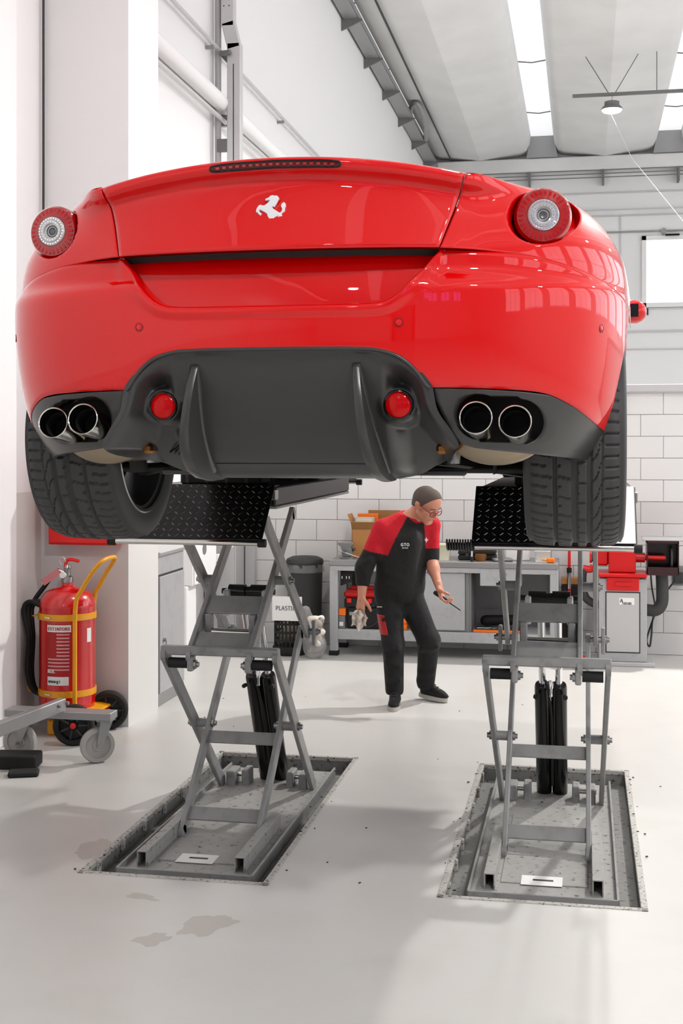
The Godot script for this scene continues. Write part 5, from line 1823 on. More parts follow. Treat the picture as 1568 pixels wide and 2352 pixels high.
	var gb := obj("grey_cloth", bx(S(), Vector3(-0.70, 0.866, -11.15), Vector3(0.17, 0.028, 0.12), Basis(Vector3.UP, 0.3), 0.01), M.mid_grey)
	tag(gb, "folded grey cloth lying on the workbench near the drawer", "cloth")
	var ct := thing("clear_tub", "whitish see-through tub on the right end of the workbench", "tub", Vector3(-0.355, 0.852, -11.2))
	obj("tub_body", tub_shape(0.058, 0.07, 0.05, 0.06, 0.10), M.paper, ct)
	obj("tub_handle", tube(S(), curve([Vector3(-0.06, 0.10, 0), Vector3(-0.03, 0.135, 0), Vector3(0.03, 0.135, 0), Vector3(0.06, 0.10, 0)], 4), 0.005, 6), M.dark_grey, ct)
	var od := thing("orange_glue_gun", "small orange and yellow hand tool at the right end of the workbench", "tool", Vector3(-0.285, 0.852, -11.07))
	obj("tool_body", bc(S(), Vector3(-0.03, 0, -0.02), Vector3(0.04, 0.045, 0.02), 0.01), M.orange, od)
	obj("nozzle", cyl(S(), Vector3(-0.03, 0.025, 0), Vector3(-0.07, 0.03, 0), 0.01, 10), M.trolley_yellow, od)
	# under the bench
	var tb := thing("red_toolbox", "red and black toolbox on the lower shelf left of the mechanic", "toolbox", Vector3(-1.96, 0.42, -11.2))
	obj("toolbox_body", bc(S(), Vector3(-0.14, 0, -0.12), Vector3(0.14, 0.085, 0.12), 0.01), M.black_rubber, tb)
	var lid := obj("toolbox_lid", bc(S(), Vector3(-0.145, 0.087, -0.125), Vector3(0.145, 0.155, 0.125), 0.02), M.red_plastic, tb)
	obj("lid_handle", bc(S(), Vector3(-0.10, 0.15, -0.03), Vector3(0.11, 0.185, 0.03), 0.008), M.red_plastic, lid)
	for x in [-0.115, 0.07]:
		obj("latch", bc(S(), Vector3(x, 0.045, 0.118), Vector3(x + 0.04, 0.085, 0.128), 0.004), M.bright_red, tb)
	var bcs := thing("black_case", "large black case on the lower shelf beneath the red toolbox", "case", Vector3(-1.925, 0.235, -11.2))
	obj("case_body", bc(S(), Vector3(-0.15, 0, -0.13), Vector3(0.18, 0.183, 0.13), 0.012), M.black_rubber, bcs)
	obj("case_label", bc(S(), Vector3(-0.125, 0.12, 0.129), Vector3(-0.085, 0.15, 0.132)), M.galvanised, bcs)
	obj("case_cord", tube(S(), curve([Vector3(-0.05, 0.03, 0.14), Vector3(0.05, 0.02, 0.145), Vector3(0.13, 0.07, 0.14), Vector3(0.17, 0.11, 0.135)], 5), 0.004, 5), M.dark_grey, bcs)
	var can := thing("spray_carton", "small printed carton with orange top beside the left bench leg", "carton", Vector3(-2.115, 0.236, -11.09))
	obj("carton_body", bc(S(), Vector3(-0.03, 0, -0.04), Vector3(0.025, 0.115, 0.04), 0.003), M.mid_grey, can)
	obj("carton_label", bc(S(), Vector3(-0.022, 0.025, 0.0395), Vector3(0.012, 0.06, 0.0415)), M.paper, can)
	obj("carton_top", bc(S(), Vector3(-0.03, 0.117, -0.05), Vector3(0.03, 0.175, 0.04), 0.004), M.orange, can)
	var pil := obj("black_canister", cyl(S(), Vector3(-2.045, 0.237, -11.40), Vector3(-2.045, 0.73, -11.40), 0.042, 18), M.black_rubber)
	tag(pil, "tall black canister under the workbench behind the toolbox", "canister")
	var hang := thing("tool_strip", "black hanging strip with small bits below the workbench top", "tool strip", Vector3(-2.08, 0.752, -11.10))
	obj("strip", prism(S(), [Vector2(-0.055, 0.0), Vector2(0.055, 0.0), Vector2(0.05, -0.10), Vector2(-0.055, -0.14)], Transform3D(Basis.IDENTITY, Vector3(0, 0, 0.0)), 0.012), M.black_rubber, hang)
	for x in [-0.04, 0.0, 0.025]:
		obj("bit", cyl(S(), Vector3(x, -0.05, 0.018), Vector3(x, -0.075, 0.018), 0.005, 8), M.chrome, hang)
	var orange_boxes := [[-1.60, 0.235, 0.0, 0.13, 0.05], [-1.59, 0.287, 0.05, 0.10, 0.045], [-1.585, 0.338, -0.35, 0.09, 0.05]]
	var say := ["lowest orange carton of the stack seen between the mechanic's legs", "middle orange carton of the stack seen between the mechanic's legs", "tilted topmost orange carton seen between the mechanic's legs"]
	for i in 3:
		var q: Array = orange_boxes[i]
		var ob := obj("orange_carton", bx(S(), Vector3(0, 0, 0), Vector3(q[3], q[4], 0.16), Basis(Vector3.BACK, q[2] * 0.6), 0.004), M.orange)
		ob.position = Vector3(q[0], q[1] + q[4] / 2 + (0.02 if i == 2 else 0.001), -11.15)
		tag(ob, say[i], "carton", "orange cartons under the bench")
	var tray := thing("tool_tray", "orange tool tray of spanners on the open shelf of the workbench", "tray", Vector3(-0.74, 0.235, -11.16))
	obj("tray_base", bc(S(), Vector3(-0.21, 0.0, -0.10), Vector3(0.21, 0.022, 0.10), 0.004), M.orange, tray)
	obj("foam", bc(S(), Vector3(-0.20, 0.022, -0.095), Vector3(0.20, 0.03, 0.09), 0.002), M.dark_grey, tray)
	for k in 5:
		obj("spanner", bar(S(), Vector3(-0.18 + 0.07 * k, 0.036, 0.07), Vector3(-0.03 + 0.05 * k, 0.036, 0.04 - 0.02 * k), 0.014, 0.008, Vector3.ZERO, 0.002), M.steel_bright, tray)
	var dk := obj("dark_tool_roll", flesh(S(), [[Vector3(-0.86, 0.30, -11.35), 0.05, Vector3(-0.62, 0.31, -11.37), 0.045]], 0.015, 0.03), M.black_rubber)
	tag(dk, "dark rolled up tool bag at the back of the bench shelf", "tool roll")
	# bin, sign and bags left of the bench
	var bin := thing("waste_bin", "tall black lidded waste bin left of the workbench", "bin", Vector3(-2.535, 0, -11.42))
	obj("bin_body", lathe(S(), Transform3D(), [Vector2(0, 0), Vector2(0.15, 0), Vector2(0.165, 0.06), Vector2(0.15, 0.09), Vector2(0.165, 0.76), Vector2(0.17, 0.78), Vector2(0, 0.78)], 32), M.dark_grey, bin)
	obj("bin_lid", lathe(S(), Transform3D(Basis.IDENTITY, Vector3(0, 0.78, 0)), [Vector2(0.172, 0.0), Vector2(0.175, 0.015), Vector2(0.165, 0.04), Vector2(0.12, 0.06), Vector2(0, 0.066)], 32), M.dark_grey, bin)
	var bagrim := S()
	var rows := []
	for i in 5:
		var row := PackedVector3Array()
		for k in 49:
			var a := TAU * k / 48.0
			var r := 0.173 + 0.012 * sin(a * 7.0 + i) * (i / 4.0) + 0.006 * sin(a * 13.0)
			row.append(Vector3(cos(a) * r, 0.70 + 0.018 * i, -sin(a) * r))
		rows.append(row)
	grid(bagrim, rows)
	obj("bag_rim", bagrim, M.foil_bag, bin)
	var bas := thing("slotted_basket", "black slotted basket with a white paper sign in front of the bin", "basket", Vector3(-2.59, 0, -11.04))
	obj("basket_base", lathe(S(), Transform3D(), [Vector2(0, 0), Vector2(0.15, 0), Vector2(0.16, 0.02), Vector2(0.15, 0.075), Vector2(0.13, 0.08), Vector2(0, 0.08)], 32), M.black_rubber, bas)
	for r in 4:
		obj("basket_ring", lathe(S(), Transform3D(Basis.IDENTITY, Vector3(0, 0.12 + r * 0.075, 0)), [Vector2(0.13, 0), Vector2(0.14, 0), Vector2(0.14, 0.02), Vector2(0.13, 0.02), Vector2(0.13, 0)], 32), M.black_rubber, bas)
	for k in 24:
		var a := TAU * k / 24.0
		obj("basket_slat", bx(S(), Vector3(cos(a) * 0.135, 0.24, sin(a) * 0.135), Vector3(0.008, 0.34, 0.014), Basis(Vector3.UP, -a)), M.black_rubber, bas)
	obj("contents", flesh(S(), [[Vector3(-0.03, 0.17, 0), 0.07, Vector3(0.05, 0.2, 0.02), 0.06]], 0.02, 0.04), M.rag_brown, bas)
	var sign_ := obj("paper_sign", bc(S(), Vector3(-0.125, 0.315, 0.142), Vector3(0.145, 0.53, 0.146)), M.paper, bas, "white sheet lettered PLASTICA")
	text("lettering", "PLASTICA", 0.038, M.ink, sign_, Transform3D(Basis.IDENTITY, Vector3(0.012, 0.425, 0.147)))
	var bag := thing("rag_bag", "clear plastic bag stuffed with dirty rags beside the bench leg", "bag", Vector3(-2.325, 0, -10.84))
	var rr := RandomNumberGenerator.new()
	rr.seed = 4
	for m in 3:
		var bones := []
		for k in 7:
			var p := Vector3(rr.randf_range(-0.06, 0.06), 0.05 + rr.randf_range(0.0, 0.30), rr.randf_range(-0.05, 0.05))
			bones.append([p, rr.randf_range(0.025, 0.05), p + Vector3(rr.randf_range(-0.05, 0.05), rr.randf_range(-0.04, 0.05), rr.randf_range(-0.04, 0.04)), 0.03])
		obj("rag", flesh(S(), bones, 0.012, 0.02), [M.rag_brown, M.rag_cloth, M.mid_grey][m], bag)
	obj("film", flesh(S(), [[Vector3(0, 0.10, 0), 0.10, Vector3(-0.01, 0.24, 0), 0.10], [Vector3(0.05, 0.12, 0.02), 0.07, Vector3(-0.05, 0.22, 0.02), 0.08], [Vector3(-0.01, 0.29, 0), 0.055, Vector3(-0.03, 0.36, 0.0), 0.02], [Vector3(-0.03, 0.36, 0.0), 0.02, Vector3(-0.07, 0.42, 0.02), 0.045]], 0.015, 0.03), M.foil_bag, bag)

func tub_shape(bx_: float, tx: float, bz: float, tz: float, h: float) -> SurfaceTool:
	var st := S()
	var rows := []
	for q in [[0.0, 0.0], [0.0, 0.01], [1.0, 1.0], [1.08, 1.0], [1.08, 0.9], [1.05, 0.9]]:
		var row := PackedVector3Array()
		var hx := lerpf(bx_, tx, q[0])
		var hz := lerpf(bz, tz, q[0])
		for k in 25:
			var a := TAU * (k % 24) / 24.0
			var c := cos(a)
			var s := sin(a)
			row.append(Vector3(signf(c) * pow(absf(c), 0.4) * hx, h * q[1], -signf(s) * pow(absf(s), 0.4) * hz))
		rows.append(row)
	grid(st, rows, false, 2)
	bc(st, Vector3(-bx_, 0.0, -bz), Vector3(bx_, 0.012, bz))
	bc(st, Vector3(-tx * 0.96, h * 0.9, -tz * 0.96), Vector3(tx * 0.96, h * 0.91, tz * 0.96))
	return st
# ---------- things along the left wall ----------
func build_left_side() -> void:
	# wheeled fire extinguisher
	var P := Vector3(-3.305, 0, -7.75)
	var e := thing("fire_extinguisher", "large red wheeled fire extinguisher on a yellow trolley by the pillar", "extinguisher", P)
	obj("cylinder", lathe(S(), Transform3D(), [Vector2(0, 0.10), Vector2(0.08, 0.105), Vector2(0.15, 0.13), Vector2(0.177, 0.18), Vector2(0.18, 0.22), Vector2(0.18, 0.83), Vector2(0.182, 0.835), Vector2(0.18, 0.845), Vector2(0.172, 0.88), Vector2(0.14, 0.925), Vector2(0.09, 0.95), Vector2(0.045, 0.957), Vector2(0.036, 0.965), Vector2(0.036, 0.985), Vector2(0, 0.985)], 48), M.fire_red, e)
	var vl := obj("valve", lathe(S(), Transform3D(), [Vector2(0, 0.985), Vector2(0.038, 0.985), Vector2(0.04, 1.0), Vector2(0.036, 1.02), Vector2(0.022, 1.03), Vector2(0.02, 1.07), Vector2(0.026, 1.08), Vector2(0.02, 1.10), Vector2(0, 1.10)], 20), M.steel_mid, e)
	obj("lever", tube(S(), curve([Vector3(-0.01, 1.085, 0.01), Vector3(0.0, 1.125, 0.01), Vector3(0.03, 1.135, 0.01), Vector3(0.085, 1.125, 0.015)], 4), 0.011, 8), M.bright_red, vl)
	obj("gauge", cyl(S(), Vector3(-0.012, 1.035, 0.03), Vector3(-0.014, 1.035, 0.05), 0.02, 16), M.paper, vl)
	obj("pull_ring", tube(S(), curve([Vector3(-0.03, 1.10, 0.02), Vector3(-0.045, 1.13, 0.02), Vector3(-0.02, 1.15, 0.02), Vector3(0.0, 1.12, 0.02)], 4), 0.003, 5), M.chrome, vl)
	obj("tag_card", bx(S(), Vector3(-0.105, 1.02, 0.02), Vector3(0.14, 0.045, 0.003), Basis(Vector3.BACK, 0.60)), M.tag_pink, e, "pink inspection tag")
	obj("hose_fitting", cyl(S(), Vector3(-0.02, 1.05, 0.0), Vector3(-0.07, 1.06, 0.0), 0.013, 10), M.chrome, vl)
	# hose hung in loops on the left
	for k in 3:
		var dx := -0.018 * k
		var pts := curve([Vector3(-0.15, 0.84, 0.04 + 0.02 * k), Vector3(-0.20 + dx, 0.86, 0.03 + 0.02 * k), Vector3(-0.235 + dx, 0.80, 0.03 + 0.02 * k), Vector3(-0.225 + dx * 0.3, 0.62, 0.03 + 0.022 * k), Vector3(-0.235 + dx * 0.3, 0.42, 0.03 + 0.022 * k), Vector3(-0.215, 0.30, 0.03 + 0.02 * k), Vector3(-0.17, 0.26, 0.03 + 0.01 * k)], 6)
		obj("hose", tube(S(), pts, 0.016, 10), M.black_rubber, e)
	obj("hose", tube(S(), curve([Vector3(-0.06, 1.06, 0.0), Vector3(-0.12, 1.02, -0.03), Vector3(-0.17, 0.95, -0.02), Vector3(-0.23, 0.86, 0.0), Vector3(-0.25, 0.76, 0.01), Vector3(-0.23, 0.68, 0.03)], 5), 0.016, 10), M.black_rubber, e)
	for y in [0.285, 0.775]:
		obj("clamp_band", lathe(S(), Transform3D(), [Vector2(0.181, y - 0.021), Vector2(0.187, y - 0.02), Vector2(0.187, y + 0.02), Vector2(0.181, y + 0.021)], 48), M.trolley_yellow, e)
		obj("band_screw", cyl(S(), Vector3(-0.075, y, 0.178), Vector3(-0.035, y, 0.19), 0.007, 8), M.chrome, e)
		obj("hose_hook", tube(S(), curve([Vector3(-0.18, y, 0.03), Vector3(-0.24, y - 0.01, 0.04), Vector3(-0.255, y + 0.02, 0.05)], 4), 0.006, 6), M.trolley_yellow, e)
	# trolley
	for z in [0.20, -0.11]:
		obj("trolley_upright", tube(S(), curve([Vector3(0.135, 0.15, z), Vector3(0.135, 0.5, z), Vector3(0.14, 0.86, z), Vector3(0.18, 0.96, z), Vector3(0.245, 1.07, z * 0.95)], 6), 0.0145, 10), M.trolley_yellow, e)
	obj("push_handle", tube(S(), curve([Vector3(0.245, 1.07, 0.19), Vector3(0.30, 1.14, 0.16), Vector3(0.315, 1.155, 0.045), Vector3(0.30, 1.14, -0.07), Vector3(0.245, 1.07, -0.105)], 6), 0.0145, 10), M.trolley_yellow, e)
	obj("axle_bracket", bx(S(), Vector3(0.17, 0.175, 0.04), Vector3(0.14, 0.02, 0.40), Basis(Vector3.BACK, -0.2), 0.006), M.trolley_yellow, e)
	obj("foot_plate", bc(S(), Vector3(-0.11, 0.0, -0.02), Vector3(0.06, 0.10, 0.08), 0.01), M.trolley_yellow, e)
	obj("axle", cyl(S(), Vector3(0.17, 0.128, 0.32), Vector3(0.215, 0.128, -0.20), 0.012, 10), M.steel_dark, e)
	for q in [[Vector3(0.17, 0.128, 0.30), 0.128], [Vector3(0.222, 0.128, -0.16), 0.128]]:
		var ax := Vector3(0.25, 0, 1).normalized()
		var t := axis(q[0], ax)
		var tyre := obj("trolley_wheel", lathe(S(), t, [Vector2(0.09, -0.03), Vector2(0.115, -0.032), Vector2(0.127, -0.022), Vector2(0.128, 0.0), Vector2(0.127, 0.022), Vector2(0.115, 0.032), Vector2(0.09, 0.03)], 40), M.black_rubber, e)
		obj("wheel_disc", lathe(S(), t, [Vector2(0.092, 0.02), Vector2(0.085, 0.008), Vector2(0.03, 0.012), Vector2(0.026, 0.03), Vector2(0.0, 0.03)], 32), M.black_metal, tyre)
		for k in 7:
			var a := TAU * k / 7.0
			obj("wheel_rib", bar(S(), t * Vector3(cos(a) * 0.03, 0.018, sin(a) * 0.03), t * Vector3(cos(a) * 0.088, 0.016, sin(a) * 0.088), 0.006, 0.012), M.dark_grey, tyre)
		obj("hub_cap", lathe(S(), t, [Vector2(0.018, 0.03), Vector2(0.018, 0.04), Vector2(0.01, 0.046), Vector2(0, 0.047)], 16), M.bright_red, tyre)
	# labels wrapped round the cylinder
	label_arc(e, "label", 0.1812, -1.95, -1.02, 0.40, 0.735, M.label_red)
	label_arc(e, "label_heading", 0.1818, -1.93, -1.04, 0.685, 0.73, M.paper)
	label_arc(e, "label_white", 0.1816, -1.92, -1.12, 0.345, 0.40, M.paper)
	label_arc(e, "side_label", 0.1814, -0.42, -0.20, 0.61, 0.70, M.paper)
	for k in 11:
		var yy := 0.665 - k * 0.0225
		label_arc(e, "text_line", 0.1819, -1.55 if k < 7 else -1.9, -1.1, yy, yy + 0.009, M.label_pink)
	arc_text(e, "heading_text", "ESTINTORE", 0.1825, -1.91, 0.094, 0.697, 0.021, M.label_red)
	arc_text(e, "maker_text", "emmegi", 0.1822, -1.89, 0.082, 0.362, 0.019, M.ink)
	arc_text(e, "size_text", "M.B.", 0.1822, -1.88, 0.075, 0.425, 0.022, M.paper)
	# dolly with two casters and a long beam
	var d := thing("equipment_dolly", "grey steel dolly with two casters in front of the extinguisher", "dolly", Vector3(-3.07, 0, -7.10))
	obj("cross_plate", bc(S(), Vector3(-0.335, 0.255, -0.06), Vector3(0.335, 0.30, 0.06), 0.004), M.galvanised, d)
	var bm := obj("long_beam", bar(S(), Vector3(0.02, 0.335, 0.02), Vector3(-0.20, 0.325, 1.7), 0.05, 0.075, Vector3.ZERO, 0.004), M.galvanised, d)
	for k in 2:
		obj("beam_bolt", cyl(S(), Vector3(0.045 - k * 0.01, 0.345, 0.02 + k * 0.09), Vector3(0.06 - k * 0.01, 0.345, 0.02 + k * 0.09), 0.011, 8), M.steel_mid, bm)
	for x in [-0.25, 0.24]:
		var yaw: float = -0.5 if x < 0 else 0.12
		var bs := Basis(Vector3.UP, yaw)
		var c := Vector3(x, 0.103, 0.02)
		var cw := obj("caster_wheel", lathe(S(), axis(c, bs * Vector3(0.55, 0, 1)), [Vector2(0, -0.022), Vector2(0.03, -0.026), Vector2(0.034, -0.012), Vector2(0.072, -0.012), Vector2(0.076, -0.024), Vector2(0.098, -0.024), Vector2(0.103, -0.014), Vector2(0.103, 0.014), Vector2(0.098, 0.024), Vector2(0.076, 0.024), Vector2(0.072, 0.012), Vector2(0.034, 0.012), Vector2(0.03, 0.026), Vector2(0.0, 0.026)], 40), M.wheel_grey, d)
		var av := (bs * Vector3(0.55, 0, 1)).normalized()
		var side := Vector3.UP.cross(av).normalized()
		for s in [-1.0, 1.0]:
			obj("fork", prism(S(), [Vector2(-0.016, -0.016), Vector2(0.016, -0.016), Vector2(0.085, 0.145), Vector2(0.01, 0.145)], Transform3D(Basis(side, Vector3.UP, side.cross(Vector3.UP)), c + av * 0.033 * s), 0.004), M.galvanised, cw)
		obj("fork_crown", bx(S(), c + side * 0.05 + Vector3(0, 0.145, 0), Vector3(0.09, 0.014, 0.09), Basis.IDENTITY, 0.004), M.galvanised, cw)
		obj("wheel_axle", cyl(S(), c - av * 0.042, c + av * 0.042, 0.011, 10), M.steel_mid, cw)
	# rubber blocks on the floor
	var blocks := [[Vector3(-3.255, 0.04, -6.90), Vector3(0.26, 0.08, 0.16), 0.15, "thick black rubber block on the floor below the dolly beam"], [Vector3(-3.13, 0.015, -6.72), Vector3(0.17, 0.03, 0.10), 0.35, "thin black rubber slab on the floor in front of the thick block"], [Vector3(-3.30, 0.02, -6.60), Vector3(0.12, 0.04, 0.10), 0.0, "small black rubber block at the left edge of the floor"]]
	for q in blocks:
		var rb := obj("rubber_block", bx(S(), Vector3.ZERO, q[1], Basis.IDENTITY, 0.008), M.black_rubber)
		rb.position = q[0]
		rb.rotation.y = q[2]
		tag(rb, q[3], "rubber block", "rubber blocks on the floor")
	# red hose cabinet on the pillar
	var hc := thing("fire_hose_cabinet", "red wall cabinet with dark glass on the pillar above the extinguisher", "cabinet", Vector3(-3.25, 1.22, -7.995))
	obj("cabinet_body", bc(S(), Vector3(-0.235, 0, 0.0), Vector3(0.235, 0.62, 0.14), 0.006), M.bright_red, hc)
	var cd := obj("cabinet_door", bc(S(), Vector3(-0.225, 0.012, 0.14), Vector3(0.205, 0.61, 0.155), 0.004), M.bright_red, hc)
	obj("glass", bc(S(), Vector3(-0.135, 0.08, 0.155), Vector3(0.15, 0.54, 0.158), 0.001), M.black_gloss, cd)
	obj("lock", cyl(S(), Vector3(-0.195, 0.315, 0.155), Vector3(-0.195, 0.315, 0.165), 0.012, 12), M.black_metal, cd)
	text("sticker", "EM", 0.022, M.paper, cd, Transform3D(Basis.IDENTITY, Vector3(-0.06, 0.12, 0.159)), true)
	# conduit stub in the corner
	var cs := thing("corner_conduit", "short pale conduit in the corner left of the red cabinet", "conduit", Vector3(-3.545, 1.70, -7.96))
	obj("channel", bc(S(), Vector3(-0.03, 0, -0.03), Vector3(0.03, 0.5, 0.02), 0.004), M.white_paint, cs)
	obj("end_pipe", cyl(S(), Vector3(0.01, -0.09, 0), Vector3(0.01, 0.02, 0), 0.028, 16), M.light_grey_steel, cs)
	# grey locker
	var lk := thing("metal_locker", "narrow grey metal locker with sloped lid beyond the pillar", "locker", Vector3(-3.2, 0, -8.93))
	obj("locker_body", bc(S(), Vector3(-0.21, 0, -0.30), Vector3(0.205, 1.08, 0.30), 0.004), M.locker_grey, lk)
	obj("locker_lid", prism(S(), [Vector2(-0.21, 1.08), Vector2(0.22, 1.08), Vector2(0.235, 1.105), Vector2(-0.21, 1.19)], Transform3D(Basis.IDENTITY, Vector3(0, 0, -0.31)), 0.62), M.light_grey_steel, lk)
	var ld := obj("locker_door", bc(S(), Vector3(0.205, 0.09, -0.275), Vector3(0.218, 0.93, 0.28), 0.003), M.locker_grey, lk)
	obj("door_lock", cyl(S(), Vector3(0.218, 0.47, 0.21), Vector3(0.235, 0.47, 0.21), 0.014, 12), M.steel_mid, ld)
	obj("key", bar(S(), Vector3(0.236, 0.47, 0.21), Vector3(0.236, 0.40, 0.18), 0.008, 0.003), M.steel_mid, ld)
	obj("door_gap", bc(S(), Vector3(0.204, 0.93, -0.275), Vector3(0.208, 0.945, 0.28)), M.dark_grey, lk)
	obj("plinth", bc(S(), Vector3(0.203, 0.0, -0.295), Vector3(0.209, 0.075, 0.295), 0.002), M.galvanised, lk)
	# switch box and dispenser on the recessed wall
	var sb := thing("switch_box", "white wall box with a round badge beyond the grey locker", "wall box", Vector3(-3.448, 0.66, -10.70))
	obj("box_body", bc(S(), Vector3(0, 0, -0.36), Vector3(0.16, 0.62, 0.30), 0.008), M.white_paint, sb)
	obj("box_door", bc(S(), Vector3(0.16, 0.01, -0.35), Vector3(0.172, 0.61, 0.29), 0.003), M.white_paint, sb)
	obj("badge", cyl(S(), Vector3(0.172, 0.30, 0.02), Vector3(0.178, 0.30, 0.02), 0.05, 24), M.mid_grey, sb)
	obj("latch", bc(S(), Vector3(0.165, 0.15, -0.40), Vector3(0.19, 0.22, -0.35), 0.003), M.white_paint, sb)
	var dp := thing("paper_dispenser", "small white dispenser with sloped cover between locker and wall box", "dispenser", Vector3(-3.448, 0.72, -9.95))
	obj("dispenser_body", bc(S(), Vector3(0, 0, -0.12), Vector3(0.10, 0.26, 0.12), 0.006), M.white_paint, dp)
	obj("cover", prism(S(), [Vector2(0, 0.26), Vector2(0.17, 0.26), Vector2(0.15, 0.30), Vector2(0, 0.36)], Transform3D(Basis.IDENTITY, Vector3(0, 0, -0.14)), 0.28), M.white_paint, dp)
	obj("orange_mark", bc(S(), Vector3(0.10, 0.37, -0.02), Vector3(0.13, 0.40, 0.03), 0.003), M.bright_red, dp)
	var pl := struct("trim_4", bc(S(), Vector3(XL, 0, -10.62), Vector3(XL + 0.12, 0.66, -10.36), 0.01), M.white_paint)
	pl.set_meta("label", "white boxed-in duct below the wall box")
	# grey cabinet and post in the corner
	var ec := thing("electric_cabinet", "grey electric cabinet in the corner behind the left lift", "cabinet", Vector3(-3.27, 0, -11.40))
	obj("cabinet_body", bc(S(), Vector3(-0.17, 0, -0.18), Vector3(0.13, 1.35, 0.18), 0.006), M.light_grey_steel, ec)
	obj("cabinet_door", bc(S(), Vector3(-0.155, 0.06, 0.18), Vector3(0.115, 1.33, 0.19), 0.003), M.light_grey_steel, ec)
	obj("notice", bc(S(), Vector3(0.04, 0.93, 0.19), Vector3(0.11, 1.0, 0.192)), M.paper, ec)
	var po := struct("trim_5", bc(S(), Vector3(-3.13, 0, -11.60), Vector3(-3.04, 1.45, -11.50), 0.004), M.light_grey_steel)
	po.set_meta("label", "grey upright post at the left end of the block wall")

func label_arc(parent: Node, called: String, r: float, a0: float, a1: float, y0: float, y1: float, m: Material) -> void:
	var r0 := PackedVector3Array()
	var r1 := PackedVector3Array()
	for k in 13:
		var a := lerpf(a0, a1, k / 12.0)
		r0.append(Vector3(cos(a) * r, y0, -sin(a) * r))
		r1.append(Vector3(cos(a) * r, y1, -sin(a) * r))
	obj(called, grid(S(), [r0, r1]), m, parent)

func arc_text(parent: Node, called: String, words: String, r: float, a0: float, step: float, y: float, h: float, m: Material) -> void:
	for i in words.length():
		var a := a0 + step * (i + 0.5) * (0.13 / 0.13)
		var p := Vector3(cos(a) * r, y + h * 0.4, -sin(a) * r)
		var out := Vector3(cos(a), 0, -sin(a))
		text(called, words[i], h, m, parent, Transform3D(Basis(Vector3.UP.cross(out), Vector3.UP, out), p), true)
